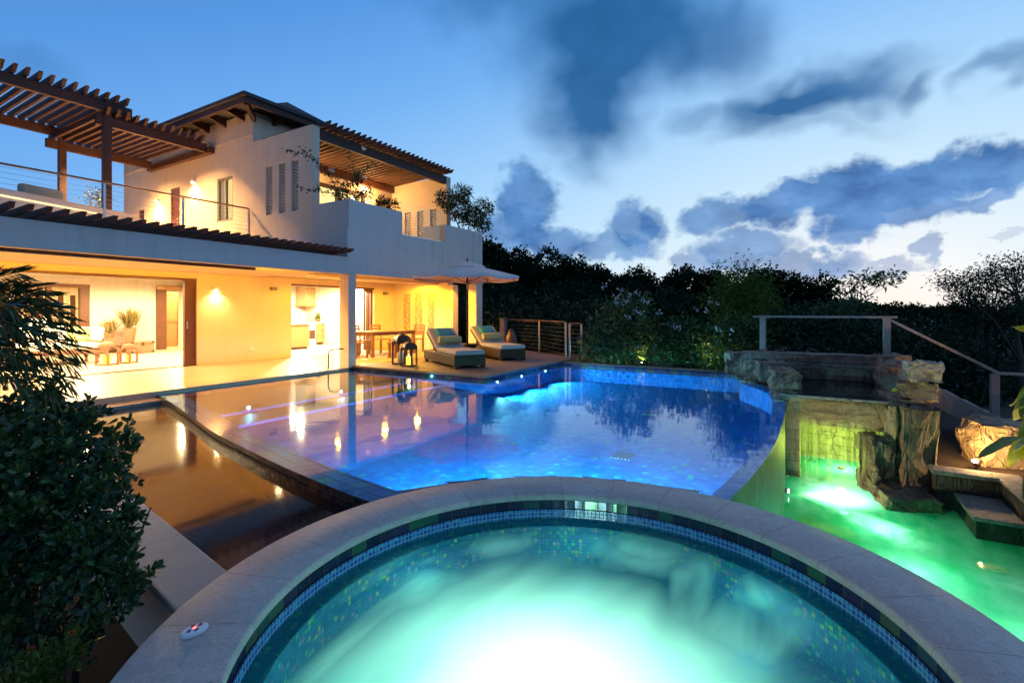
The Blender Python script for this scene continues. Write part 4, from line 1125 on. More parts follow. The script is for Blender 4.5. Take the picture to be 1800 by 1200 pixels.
# grotto pool
gp_ = thing('grotto_pool', 'lower pool of churning green water between the hot tub and the rocks', 'pool', (6, -.8, -1.9))
gpoly = [(3.2, .6)] + LIP_R[::-1][:42] + [(8.75, .26), (10.19, .26), (10.19, -1.5), (8.32, -1.5), (8.32, -2.05), (3.0, -2.05), (2.5, -1.0)]
gpoly = [(2.5, .45)] + [p for p in LIP_R[::-1] if p[0] < 8.75] + [(8.79, .26), (10.19, .26), (10.19, -1.45), (8.30, -1.45), (8.30, -2.03), (1.6, -2.03), (1.6, -.86)]
def grotto_foam(t, pos):
    w = noise(t, pos, 1.6, 3, .5, .6, 'Color')
    wv = t('ShaderNodeVectorMath', {0: t('ShaderNodeVectorMath', {0: w, 1: (.5, .5, .5)}, operation='SUBTRACT').outputs[0], 3: .95}, operation='SCALE').outputs[0]
    q = t('ShaderNodeVectorMath', {0: pos, 1: wv}, operation='ADD').outputs[0]
    def blob(c, sx, sy, rot, hi, op):
        mp = t('ShaderNodeMapping', {'Vector': q, 'Location': (c[0], c[1], 0), 'Rotation': (0, 0, rot), 'Scale': (sx, sy, 1e3)}, vector_type='TEXTURE').outputs[0]
        return t.rng(t('ShaderNodeVectorMath', {0: mp}, operation='LENGTH').outputs['Value'], 1.15, hi, 0, op, True)
    a = blob((8.3, -.40), .85, .66, 0, .25, .96)
    b = blob((7.3, -.75), 1.0, .35, .6, .0, .55); c2 = blob((5.2, -.55), 1.5, .22, .12, .0, .40); d = blob((6.2, -1.75), 1.2, .25, .1, 0, .3)
    st = t.rng(noise(t, t('ShaderNodeMapping', {'Vector': pos, 'Scale': (.8, 1.8, 1)}).outputs[0], 1.3, 4, .5), .40, .80, .0, .26)
    fz = t.rng(noise(t, t('ShaderNodeMapping', {'Vector': q, 'Rotation': (0, 0, R(-30)), 'Scale': (1.2, 5, 1)}).outputs[0], 2.0, 5, .6), .25, .75, .45, 1.1)
    return t.math('MAXIMUM', t.math('MAXIMUM', a, st), t.math('MULTIPLY', fz, t.math('MAXIMUM', b, t.math('MAXIMUM', c2, d))))
struct(MB().face([(x, y, GZ) for x, y in gpoly]).build('grotto_water', water('grotto_water', (.22, .92, .55), .05, .12, 2.5, grotto_foam, (.70, 1, .80), (.001, .36, .13), .70)))
MB().face([(x, y, -1.9) for x, y in gpoly]).build('pool_floor', M['grotto_tile'], gp_)
MB().box(6.7, 8.30, -2.24, -2.04, -2.0, -.752).build('wall', M['rubble'], gp_)
MB().box(1.6, 6.698, -2.24, -2.04, -2.0, -.752).build('wall', M['rubble'], gp_)
MB().box(8.31, 8.55, -2.24, -1.42, -2.0, -.752).build('wall', M['rubble'], gp_)
MB().prism([(1.6, -2.27), (8.58, -2.27), (8.58, -1.38), (8.28, -1.38), (8.28, -2.02), (1.6, -2.02)], -.75, -.70).build('coping', M['grey_stone'], gp_, bevel=.01)
MB().box(7.45, 8.305, -2.035, -1.62, -2.0, -1.0).build('bench', M['rubble'], gp_)
MB().box(7.42, 8.30, -2.03, -1.59, -.998, -.955).build('bench', M['grey_stone'], gp_, bevel=.01)
for x, y, z, pw in ((8.1, -.35, -1.55, 50), (6.2, -.9, -1.6, 52), (4.6, -.9, -1.6, 44), (9.6, -.5, -1.5, 50), (7.2, -.7, -1.6, 40), (5.3, -1.5, -1.6, 36)):
    MB().lathe([(.06, -.02), (.055, .0)], (x, y, -1.88), 14).build('pool_light', emit('grotto_lens', (.6, 1, .7), 12), gp_)
    lamp('POINT', (x, y, z), pw, (.42, 1, .70), .1, name='grotto_lamp')
MB().lathe([(.05, 0), (.05, .02)], (9.5, -.45, -1.165), 14).build('pool_light', M['bronze'], grot)
lamp('POINT', (9.5, -.45, -.85), 55, (.72, 1, .10), .06, name='grotto_lamp')

o = MB().tube([(7.86, .285, -1.14), (7.86, .235, -1.14)], .035, 14).build('pool_light', M['steel'], gp_)
MB().tube([(7.86, .234, -1.14), (7.86, .230, -1.14)], .026, 14).build('lens', emit('warm_lens', (1, .95, .8), 40), o)
lamp('SPOT', (7.86, .20, -1.13), 75, (1, .78, .42), .03, (8.8, -1.1, -.45), 120, .8, name='grotto_spot')
# stair with stringer and handrail behind the rocks
hr = thing('stair_handrail', 'weathered timber handrail on square posts behind the waterfall stone and down the stair', 'handrail', (11.5, -1, .45))
for (x, y, z0, z1) in ((11.42, .80, .50, 1.22), (11.42, -1.25, .45, 1.22), (11.42, -2.72, -.85, .28), (11.42, -3.9, -.9, .28)):
    MB().box(x - .055, x + .055, y - .055, y + .055, z0, z1).build('post', M['grey_wood'], hr, bevel=.006)
MB().bar((11.42, .98, 1.24), (11.42, -1.40, 1.24), .12, .04).build('rail', M['grey_wood'], hr, bevel=.005)
MB().bar((11.42, -1.28, 1.20), (11.42, -2.76, .31), .10, .045, (0, 0, 1)).build('rail', M['grey_wood'], hr, bevel=.005)
MB().bar((11.42, -2.70, .30), (11.42, -4.0, .30), .12, .04).build('rail', M['grey_wood'], hr, bevel=.005)
st = thing('garden_stair', 'grey timber stair with a bolted side board dropping behind the rocks', 'stair', (11.6, -2.2, -.8))
MB().bar((10.95, -1.30, .22), (10.95, -3.05, -.78), .055, .30).build('stringer', M['grey_wood'], st, bevel=.004)
MB().bar((11.95, -1.30, .22), (11.95, -3.05, -.78), .055, .30).build('stringer', M['grey_wood'], st, bevel=.004)
for k in range(6):
    y = -1.5 - k * .27; z = .18 - k * .155
    MB().box(10.98, 11.92, y - .14, y + .12, z, z + .04).build('tread', M['grey_wood'], st)
for k in range(4):
    f = .18 + k * .2; y = -1.30 - 1.75 * f; z = .22 - 1.0 * f
    mbx = MB()
    for dz in (.06, -.06): mbx.tube([(10.91, y, z + dz), (10.925, y, z + dz)], .012, 8)
    mbx.build('bolt', M['bronze'], st)
b = rock_mb((9.55, -2.32, -.52), (.62, .75, .66), 51, .3, rough=.03)
tag(b.build('boulder', M['rock_gold'], None), 'tan boulder lit from below by the garden spotlight', 'boulder')
b = rock_mb((10.4, -3.0, -.6), (1.0, 1.0, .5), 52, .1, rough=.05)
tag(b.build('boulder', M['rock']), 'low grey boulder half hidden beneath the stair board', 'boulder')
sp = thing('garden_spotlight', 'small bright garden spotlight in the mulch beside the tan boulder', 'spotlight', (8.86, -1.93, -.80))
MB().tube([(8.86, -1.93, -.80), (8.86, -1.93, -.69)], .012, 8).build('stake', M['bronze'], sp)
MB().tube([(8.83, -1.92, -.70), (8.92, -1.96, -.655)], [.035, .045], 12).build('housing', M['bronze'], sp)
MB().lathe([(.004, -.02), (.028, 0), (.03, .02), (.004, .035)], (8.84, -1.91, -.655), 12).build('bulb', M['bulb'], sp)
lamp('SPOT', (8.86, -1.93, -.60), 70, (1, .62, .22), .03, (9.5, -2.3, -.45), 150, .7, 'garden_lamp')
lamp('POINT', (8.74, -1.95, -.50), 30, (1, .62, .22), .03, name='garden_lamp')

# ================================================================== furniture
def lounger(loc, rz, label):
    t = thing('sun_lounger', label, 'sun lounger', (0, 0, 0), 'wicker loungers on the platform')
    MB().box(-.36, .36, 0.02, 2.02, .06, .30).build('base', M['wicker'], t, bevel=.015)
    for x in (-.31, .31):
        for y in (.06, 1.94): MB().box(x - .04, x + .04, y - .04, y + .04, 0, .06).build('leg', M['wicker'], t)
    MB().box(-.34, .34, -.01, 1.18, .305, .415).build('mattress', M['cushion'], t, bevel=.035, seg=3)
    a = R(34); by = 1.20; bz = .33
    def q(u, v, x): return (x, by + u * math.cos(a) - v * math.sin(a), bz + u * math.sin(a) + v * math.cos(a))
    MB().hexa([q(0, -.035, -.34), q(0, -.035, .34), q(.82, -.035, .34), q(.82, -.035, -.34), q(0, -.001, -.34), q(0, -.001, .34), q(.82, -.001, .34), q(.82, -.001, -.34)]).build('backrest_frame', M['wicker'], t)
    MB().hexa([q(-.02, 0, -.34), q(-.02, 0, .34), q(.84, 0, .34), q(.84, 0, -.34), q(-.02, .11, -.34), q(-.02, .11, .34), q(.84, .11, .34), q(.84, .11, -.34)]).build('backrest', M['cushion'], t, bevel=.035, seg=3)
    MB().bar((-.2, 1.75, .30), q(.6, -.03, -.2), .03, .03).build('prop', M['wicker'], t)
    MB().hexa([q(.34, .115, -.22), q(.34, .115, .22), q(.72, .115, .22), q(.72, .115, -.22), q(.36, .24, -.20), q(.36, .24, .20), q(.70, .22, .20), q(.70, .22, -.20)]).build('pillow', M['teal'], t, bevel=.05, seg=3)
    c0 = q(.16, .22, -.27); c1 = q(.16, .22, .27)
    MB().tube([c0, (c0[0] + .02, *c0[1:]), (c1[0] - .02, *c1[1:]), c1], [.08, .095, .095, .08], 18).build('bolster', M['cream_pattern'], t)
    t.location = loc; t.rotation_euler = (0, 0, rz); t.scale = (1.08, 1.08, .98); return t
rzL = math.atan2(.86, .51) - R(90)
lounger((9.20, 6.60, .05), rzL, 'wicker sun lounger with a teal pillow, in front of the umbrella pole')
lounger((11.28, 6.70, .05), rzL, 'wicker sun lounger with a teal pillow, behind the umbrella pole towards the cable railing')

# umbrella
UX, UY = 10.80, 7.86
um = thing('parasol', 'cream market umbrella with a vented top over the loungers', 'umbrella', (UX, UY, 0))
MB().lathe([(.28, .05), (.28, .06), (.22, .08), (.05, .09), (.045, .32)], (UX, UY, 0), 28).build('base', M['bronze'], um)
MB().tube([(UX, UY, .08), (UX, UY, 2.70)], .026, 12).build('pole', M['dark_wood'], um)
def canopy(mb, r, z_edge, z_top, rin=0.02, drop=.05, n=8, th=.0):
    K = 6
    for s in range(n):
        a0 = 2 * PI * (s + .25) / n; a1 = 2 * PI * (s + 1.25) / n
        g = [[None] * (K + 1) for _ in range(K + 1)]
        for i in range(K + 1):
            f = i / K; rr = rin + (r - rin) * f
            for j in range(K + 1):
                h = j / K; A = (rr * math.cos(a0), rr * math.sin(a0)); Bq = (rr * math.cos(a1), rr * math.sin(a1))
                z = z_top + (z_edge - z_top) * (f ** 1.12) - drop * f * math.sin(PI * h) * .8
                g[i][j] = (UX + A[0] + (Bq[0] - A[0]) * h, UY + A[1] + (Bq[1] - A[1]) * h, z)
        for i in range(K):
            for j in range(K): mb.face([g[i][j], g[i + 1][j], g[i + 1][j + 1], g[i][j + 1]], None, True)
        a, b = (g[K][0], g[K][K])
        for j in range(K):
            p, q = g[K][j], g[K][j + 1]; mb.face([p, q, (q[0], q[1], q[2] - .055), (p[0], p[1], p[2] - .055)])
    return mb
canopy(MB(), 1.47, 2.26, 2.60).build('canopy', M['canvas'], um, weld=True)
canopy(MB(), .52, 2.54, 2.69, drop=.03).build('vent', M['canvas'], um, weld=True)
MB().lathe([(.02, 2.69), (.03, 2.71), (.012, 2.74), (.022, 2.76), (.004, 2.79)], (UX, UY, 0), 12).build('finial', M['bronze'], um)
for s in range(8):
    a = 2 * PI * (s + .25) / 8; c, d = math.cos(a), math.sin(a)
    rb = MB().tube([(UX + .03 * c, UY + .03 * d, 2.585), (UX + .75 * c, UY + .75 * d, 2.41), (UX + 1.44 * c, UY + 1.44 * d, 2.245)], .011, 6).build('rib', M['oak'], um)
    MB().tube([(UX + .03 * c, UY + .03 * d, 2.12), (UX + .70 * c, UY + .70 * d, 2.415)], .009, 6).build('strut', M['oak'], rb)
MB().lathe([(.045, 2.08), (.045, 2.15)], (UX, UY, 0), 12).build('hub', M['bronze'], um)
MB().tube([(UX - .03, UY - .02, 2.1), (UX - .05, UY - .03, 1.98), (UX - .03, UY - .03, 1.92)], .014, 6).build('tie', M['canvas'], um)
t = thing('side_table', 'small dark wicker side table between the two loungers', 'side table', (11.25, 8.1, .05))
MB().lathe([(.24, .36), (.24, .40)], (11.25, 8.1, .05), 24).build('top', M['wicker'], t)
MB().lathe([(.16, 0), (.12, .2), (.2, .36)], (11.25, 8.1, .05), 20).build('base', M['wicker'], t)

def lantern(loc, w, h, label, group, lit=True, rz=.3, mm='lantern'):
    t = thing('lantern', label, 'lantern', (0, 0, 0), group)
    hw = w / 2; hb = h * .70
    MB().box(-hw, hw, -hw, hw, 0, h * .05).build('base', M[mm], t, bevel=.006)
    for sx in (-1, 1):
        for sy in (-1, 1):
            MB().box(sx * hw - .018 * (sx + 1), sx * hw + .018 * (1 - sx), sy * hw - .018 * (sy + 1), sy * hw + .018 * (1 - sy), h * .05, hb).build('post', M[mm], t)
    for k in range(4):
        a = k * PI / 2; ca, sa = math.cos(a), math.sin(a); mb = MB(); n = 10
        def X(u, z, o): return (u * ca - (-hw + o) * sa, u * sa + (-hw + o) * ca, z)
        zs = hb - hw * .95
        for i in range(n):
            a0 = PI * i / n; a1 = PI * (i + 1) / n
            u0, z0 = -math.cos(a0) * (hw - .03), zs + math.sin(a0) * (hw - .03); u1, z1 = -math.cos(a1) * (hw - .03), zs + math.sin(a1) * (hw - .03)
            mb.hexa([X(u0, z0, .004), X(u1, z1, .004), X(u1, z1, .016), X(u0, z0, .016), X(u0, hb, .004), X(u1, hb, .004), X(u1, hb, .016), X(u0, hb, .016)])
        mb.build('arch', M[mm], t)
        mg = MB(); mg.face([X(-hw + .02, h * .05, .018), X(hw - .02, h * .05, .018), X(hw - .02, hb, .018), X(-hw + .02, hb, .018)])
    rs = 1.38 * hw
    MB().lathe([(rs * 1.06, hb), (rs * 1.06, hb + .012), (rs * 1.0, hb + h * .07), (rs * .88, hb + h * .13), (rs * .66, hb + h * .18), (rs * .36, hb + h * .215), (rs * .22, hb + h * .225), (rs * .2, hb + h * .245), (.004, hb + h * .255)], (0, 0, 0), 4, smooth=False).build('roof', M[mm], t).rotation_euler = (0, 0, 0)
    mb = MB(); c = hb + h * .29
    mb.tube([(math.cos(x) * h * .05, 0, c + math.sin(x) * h * .05) for x in np.linspace(0, 2 * PI, 17)], h * .010, 6, False).build('ring', M[mm], t)
    cd = MB().lathe([(hw * .46, h * .052), (hw * .46, h * .36), (hw * .40, h * .37), (.004, h * .355)], (0, 0, 0), 18).build('candle', M['candle'] if lit else M['white_cloth'], t)
    if lit: MB().lathe([(.003, h * .36), (.010, h * .39), (.006, h * .42), (.001, h * .445)], (0, 0, 0), 8).build('flame', M['flame'], cd)
    t.location = loc; t.rotation_euler = (0, 0, rz)
    if lit: lamp('POINT', (loc[0], loc[1], h * .55), 1.6 if h > .5 else 1, (1, .6, .12), .02, name='candle_lamp')
    return t
lantern((9.10, 8.62, .05), .36, .80, 'tall dark arched lantern behind a smaller one on the platform corner', 'lanterns by the lounger', False)
lantern((8.86, 8.16, .05), .30, .62, 'smaller dark arched lantern with a glowing yellow candle at the platform corner', 'lanterns by the lounger', True)
lantern((5.46, 15.15, 0), .34, .64, 'brown arched lantern with a candle beside the daybed corner, the larger of two indoors', 'lanterns in the living room', True, .5, 'leather')
lantern((5.98, 15.28, 0), .28, .55, 'small brown arched lantern with a candle next to the larger indoor lantern', 'lanterns in the living room', True, .5, 'leather')
def jar(loc, r, h, label):
    t = thing('storage_jar', label, 'jar', loc, 'jars beyond the loungers')
    MB().lathe([(r * .6, 0), (r * .95, h * .25), (r, h * .5), (r * .8, h * .8), (r * .5, h * .9), (r * .55, h)], loc, 20).build('body', M['ceramic'], t)
    MB().lathe([(r * .56, h), (r * .5, h * 1.05), (.02, h * 1.1)], loc, 16).build('lid', M['bronze'], t)
jar((12.95, 8.35, .05), .20, .52, 'low round brown jar at the head of the far lounger')
jar((13.25, 7.95, .05), .19, .68, 'taller brown jar beside the railing past the far lounger')

# dining set
tb = thing('dining_table', 'long teak dining table under the covered terrace', 'table', (11.2, 11.3, 0))
MB().box(10.25, 12.15, 10.85, 11.75, .71, .75).build('tabletop', M['teak'], tb, bevel=.008)
MB().box(10.32, 12.08, 10.92, 11.68, .63, .709).build('apron', M['teak'], tb)
for x in (10.29, 12.03):
    for y in (10.89, 11.63): MB().box(x, x + .08, y, y + .08, 0, .709).build('leg', M['teak'], tb)
def chair(loc, rz, label):
    t = thing('dining_chair', label, 'chair', (0, 0, 0), 'teak dining chairs')
    MB().box(-.23, .23, -.22, .22, .42, .45).build('seat', M['teak'], t, bevel=.008)
    for x in (-.21, .21):
        MB().bar((x, -.2, 0), (x, -.2, .42), .045, .045).build('leg', M['teak'], t)
        MB().bar((x, .21, 0), (x, .21, .45), .045, .045).build('leg', M['teak'], t)
        MB().bar((x, .21, .45), (x, .28, .90), .045, .04).build('back_post', M['teak'], t)
        MB().bar((x, -.21, .64), (x, .24, .66), .05, .03).build('arm', M['teak'], t)
    for k in range(4):
        z = .56 + k * .095; y = .225 + (z - .45) * .155
        MB().box(-.20, .20, y, y + .02, z, z + .06).build('back_slat', M['teak'], t)
    t.location = loc; t.rotation_euler = (0, 0, rz); return t
chair((10.02, 11.25, 0), R(90), 'slat-back teak chair at the table end beside the white column')
chair((10.85, 12.05, 0), 0, 'slat-back teak chair behind the table below the wide kitchen opening')
chair((11.75, 12.05, 0), 0, 'slat-back teak chair behind the table below the unlit wall lamp')
chair((12.45, 11.25, 0), R(-90), 'slat-back teak chair at the table end near the carved wall panels')
bn = thing('bench', 'short teak bench in front of the dining table', 'bench', (10.95, 10.45, 0))
MB().box(10.55, 11.35, 10.25, 10.60, .40, .44).build('seat', M['teak'], bn, bevel=.006)
for x in (10.58, 11.26):
    for y in (10.28, 10.51): MB().box(x, x + .06, y, y + .06, 0, .399).build('leg', M['teak'], bn)
t = thing('handrail', 'slim bent metal pool handrail beside the white column', 'handrail', (7.75, 9.7, 0))
MB().tube([(7.80, 9.72, 0), (7.80, 9.72, .34), (7.83, 9.69, .43), (7.90, 9.62, .45), (8.13, 9.60, .45)], .016, 8).build('rail', M['bronze'], t)
MB().lathe([(.04, 0), (.04, .012)], (7.80, 9.72, 0), 14).build('flange', M['bronze'], t)

railing('deck_railing', 'cable railing with steel posts around the lounger platform', [(12.70, 5.84), (14.27, 7.50), (15.3, 9.6)], .05, .98, 'teak', 'steel', 8, .025)
railing('deck_railing', 'short cable railing running into the flowering hedge beside the platform', [(12.66, 5.70), (12.55, 5.30)], .05, .95, 'teak', 'steel', 8, .025)
t = thing('rail_post', 'thick timber end post of the platform railing under the parasol edge', 'post', (14.85, 9.2, 0))
MB().box(14.78, 14.98, 9.15, 9.35, 0, 1.08).build('post_body', M['grey_wood'], t, bevel=.01)
MB().box(14.75, 15.01, 9.12, 9.38, 1.081, 1.11).build('cap', M['grey_wood'], t, bevel=.006)

# living room
db = thing('daybed', 'carved daybed with a white mattress in the lit living room', 'daybed', (4.6, 16.8, 0))
MB().box(3.6, 5.68, 15.95, 17.55, .26, .36).build('frame', M['leather'], db, bevel=.015)
for x in (3.7, 5.58):
    for y in (16.05, 16.75, 17.45):
        MB().lathe([(.03, 0), (.045, .04), (.02, .08), (.055, .17), (.035, .22), (.05, .26)], (x, y, 0), 12).build('leg', M['leather'], db)
MB().box(3.63, 5.65, 15.98, 17.52, .362, .52).build('mattress', M['white_cloth'], db, bevel=.04, seg=3)
def cushion(x, y, z, w, h, rz, label, m='white_cloth', tilt=.35):
    mb = MB().box(-w / 2, w / 2, -.09, .09, 0, h)
    o = mb.build('cushion', M[m], None, bevel=.07, seg=3, loc=(0, 0, 0)); o.location = (x, y, z); o.rotation_euler = (-tilt, 0, rz)
    tag(o, label, 'cushion', 'cushions on the daybed')
cushion(4.95, 17.35, .52, .80, .48, R(-8), 'broad pale cushion propped nearest the lamp on the daybed')
cushion(5.55, 17.25, .52, .50, .42, R(-40), 'cream printed cushion leaning in the middle of the daybed row', 'cream_pattern')
cushion(5.95, 17.55, .48, .50, .44, R(-55), 'white cushion at the end of the daybed row below the tall reed plant')
lp = thing('table_lamp', 'glowing drum-shade lamp behind the daybed', 'lamp', (4.9, 18.2, 0))
MB().lathe([(.26, 0), (.26, .03), (.03, .05), (.03, .50), (.28, .52), (.28, .55)], (4.9, 18.2, 0), 20).build('side_stand', M['leather'], lp)
MB().lathe([(.10, .55), (.12, .65), (.05, .76), (.02, .86)], (4.9, 18.2, 0), 16).build('lamp_base', M['ceramic'], lp)
MB().lathe([(.28, .80), (.26, 1.14)], (4.9, 18.2, 0), 24, caps=False).build('shade', M['shade'], lp)
def reed(loc, hpot, rpot, n, L, seed, label):
    t = thing('reed_plant', label, 'potted plant', loc, 'reed plants in pots')
    MB().lathe([(rpot * .65, 0), (rpot, hpot), (rpot * 1.05, hpot), (rpot * .9, hpot - .02)], loc, 4, smooth=False).build('pot', M['pot'], t)
    rg = np.random.default_rng(seed)
    P = np.array(loc) + np.array([0, 0, hpot - .03]) + rg.normal(size=(n, 3)) * [rpot * .3, rpot * .3, 0]
    D = rg.normal(size=(n, 3)) * [.24, .24, .1] + [0, 0, 1]
    leaf_mesh('foliage', P, D, L * (.5 + .6 * rg.random(n)), .035, LEAF['grass'], t, rg, droop=.12)
reed((7.60, 19.35, .30), .50, .20, 110, .85, 3, 'tall reed plant in a square tan pot against the bright living room wall')
reed((7.02, 19.3, .50), .16, .20, 110, .55, 4, 'lower bushy reed plant in a shallow pot against the bright living room wall')
t = thing('console', 'low dark wooden console carrying the reed plants', 'console', (7.3, 19.35, 0))
MB().box(6.75, 7.9, 19.1, 19.6, .25, .298).build('top', M['leather'], t)
MB().box(6.8, 7.25, 19.1, 19.55, .299, .498).build('plinth', M['leather'], t)
for x in (6.8, 7.75): MB().box(x, x + .08, 19.15, 19.55, 0, .249).build('leg', M['leather'], t)
t = thing('trunk_chest', 'brown leather trunk with metal corners on the living room floor', 'chest', (7.6, 18.65, 0))
MB().box(7.27, 7.93, 18.45, 18.85, .02, .30).build('chest_body', M['leather'], t, bevel=.012)
MB().box(7.26, 7.94, 18.44, 18.86, .302, .38).build('lid', M['leather'], t, bevel=.02)
for x in (7.28, 7.87):
    for z in (.015, .32): MB().box(x - .012, x + .062, 18.428, 18.5, z, z + .065).build('corner', M['bronze'], t)
MB().box(7.56, 7.64, 18.43, 18.445, .25, .35).build('clasp', M['bronze'], t)
# kitchen
t = thing('kitchen_island', 'oak-fronted kitchen island with a pale worktop', 'kitchen island', (10.6, 15.9, 0))
MB().box(9.75, 11.62, 15.5, 16.4, .08, .88).build('body', M['oak'], t)
MB().box(9.70, 11.67, 15.45, 16.45, .882, .92).build('worktop', M['white_cloth'], t, bevel=.006)
MB().box(9.8, 11.57, 15.56, 16.34, 0, .079).build('plinth', M['dark_wood'], t)
def cab(x0, label):
    t = thing('drawer_cabinet', label, 'cabinet', (x0 + .5, 17.1, 0), 'kitchen drawer cabinets')
    MB().box(x0, x0 + .82, 17.02, 17.6, .08, .86).build('body', M['oak'], t)
    for z0, z1 in ((.10, .38), (.39, .62), (.63, .85)):
        dr = MB().box(x0 + .01, x0 + .81, 16.995, 17.018, z0, z1).build('drawer', M['oak'], t, bevel=.004)
        MB().box(x0 + .2, x0 + .62, 16.965, 16.99, z1 - .05, z1 - .035).build('handle', M['steel'], dr)
    MB().box(x0 - .01, x0 + .83, 16.97, 17.6, .862, .90).build('worktop', M['white_cloth'], t)
cab(13.08, 'oak drawer cabinet beside the cooker in the kitchen'); cab(13.92, 'oak drawer cabinet next to the kitchen end wall by the column')
t = thing('cooker', 'white cooker with a dark oven window between the island and the drawers', 'cooker', (12.8, 17.3, 0))
MB().box(12.55, 13.05, 17.0, 17.6, 0, .9).build('body', M['white_metal'], t, bevel=.008)
MB().box(12.6, 13.0, 16.985, 16.999, .25, .6).build('oven_window', M['dark_wood'], t)
MB().tube([(12.6, 16.96, .68), (13.0, 16.96, .68)], .012, 8).build('handle', M['steel'], t)
for k in range(4): MB().lathe([(.07, .9), (.07, .912)], (12.67 + .26 * (k % 2), 17.15 + .28 * (k // 2), 0), 14).build('hob', M['bronze'], t)
t = thing('range_hood', 'carved wooden range hood on the kitchen wall', 'range hood', (13.4, 17.9, 1.6))
MB().hexa([(12.95, 17.55, 1.62), (14.35, 17.55, 1.62), (14.35, 18.19, 1.62), (12.95, 18.19, 1.62), (13.0, 17.58, 2.38), (14.3, 17.58, 2.38), (14.3, 18.19, 2.38), (13.0, 18.19, 2.38)]).build('body', M['hood'], t)
MB().box(12.92, 14.38, 17.50, 18.19, 1.56, 1.618).build('rim', M['oak'], t, bevel=.006)
t = thing('flower_vase', 'small vase of flowers on the kitchen drawer cabinet', 'vase', (13.4, 17.3, .90))
MB().lathe([(.04, 0), (.07, .08), (.04, .16), (.05, .2)], (13.4, 17.3, .901), 14).build('vase_body', M['ceramic'], t)
rg = np.random.default_rng(8); n = 60
leaf_mesh('bouquet', np.array([13.4, 17.3, 1.08]) + rg.normal(size=(n, 3)) * .03, rg.normal(size=(n, 3)) + [0, 0, .9], .18, .05, LEAF['lime'], t, rg)
# ================================================================== planting
bark = M['bark']
# broad dark shrub beside the camera
def at(px, py, d):
    k = (px - 900) / FPX
    p = (FWD + RGT * k) * d
    return (p.x, p.y, EYE - (py - 547) / FPX * d)
def pr(px, d): return px / FPX * d
def rosettes(rg, blobs, n, shell=.55, per=8):
    """twig-end rosettes of paddle leaves, like pittosporum"""
    P, D = blob_points(rg, blobs, n, per, .0, shell)
    P = P + D / np.linalg.norm(D, axis=1, keepdims=True) * .006
    return P, D
base = at(40, 1130, 2.3); base = (base[0], base[1], -.5)
t = thing('garden_shrub', 'big dark glossy-leaved shrub beside the stone basin coping', 'shrub', base)
rg = np.random.default_rng(11)
def blob(px, py, d, rx, rz, ry=None): return (at(px, py, d), (pr(rx, d), pr(ry or rx, d), pr(rz, d)))
B1 = [blob(40, 765, 2.9, 105, 85), blob(-30, 740, 2.8, 110, 110), blob(140, 815, 2.75, 75, 75), blob(60, 840, 2.5, 140, 120), blob(150, 900, 2.4, 80, 80), blob(40, 960, 2.3, 150, 120),
      blob(165, 990, 2.2, 78, 80), blob(100, 1060, 2.2, 120, 90), blob(-20, 850, 2.3, 120, 150), blob(-60, 1000, 2.1, 110, 150), blob(205, 1035, 2.15, 50, 45), blob(205, 800, 2.7, 36, 30), blob(100, 740, 2.8, 50, 45), blob(205, 930, 2.35, 36, 36)]
P, D = rosettes(rg, B1, 21000, .35, 9)
n = len(P); L = .038 * (.45 + 1.1 * rg.random(n) ** 1.3)
def round_leaves(name, P, D, L, wr, m, parent, rg, cup=.12):
    """paddle-shaped leaves: six-point outline"""
    N = len(P); D = D / np.linalg.norm(D, axis=1, keepdims=True)
    X = rg.normal(size=(N, 3)); S = np.cross(D, X); S /= np.linalg.norm(S, axis=1, keepdims=True) + 1e-9; Nn = np.cross(S, D)
    Lc = L[:, None]
    V = [P]
    for f, w, s in ((.35, .30, 1), (.72, .5, 1), (1.0, .12, 1), (1.0, .12, -1), (.72, .5, -1), (.35, .30, -1)):
        V.append(P + D * Lc * f + S * Lc * wr * w * s + Nn * Lc * cup * (w - f * f * .6))
    V = np.stack(V, 1).reshape(-1, 3)
    r = parent
    while r.parent: r = r.parent
    V = V - np.array(WL[r.name])
    me = bpy.data.meshes.new(name); me.vertices.add(len(V)); me.vertices.foreach_set("co", V.astype(np.float32).ravel())
    base = (np.arange(N) * 7)[:, None]
    loops = (base + np.array([0, 1, 2, 3, 0, 3, 4, 0, 4, 5, 6])).astype(np.int32)
    me.loops.add(11 * N); me.loops.foreach_set("vertex_index", loops.ravel())
    me.polygons.add(3 * N)
    st = ((np.arange(N) * 11)[:, None] + np.array([0, 4, 7])).astype(np.int32).ravel()
    me.polygons.foreach_set("loop_start", st); me.polygons.foreach_set("loop_total", np.tile(np.array([4, 3, 4], np.int32), N))
    me.update(calc_edges=True); me.validate(); me.materials.append(m)
    o = link(bpy.data.objects.new(name, me)); o.parent = parent; WL[o.name] = WL[r.name]; return o
round_leaves('foliage', P, D, L, .52, LEAF['garden'], t, rg)
mb = MB()
for i in range(16):
    c, r = B1[i % len(B1)]; o = Vector(base) + Vector((rg.normal() * .1, rg.normal() * .1, 0)); e = Vector(c) + Vector((rg.normal() * .08, rg.normal() * .08, .05))
    mb.tube([o, o.lerp(e, .5) + Vector((rg.normal() * .06, rg.normal() * .06, .04)), e], [.014, .010, .004], 6)
mb.build('stem', bark, t)

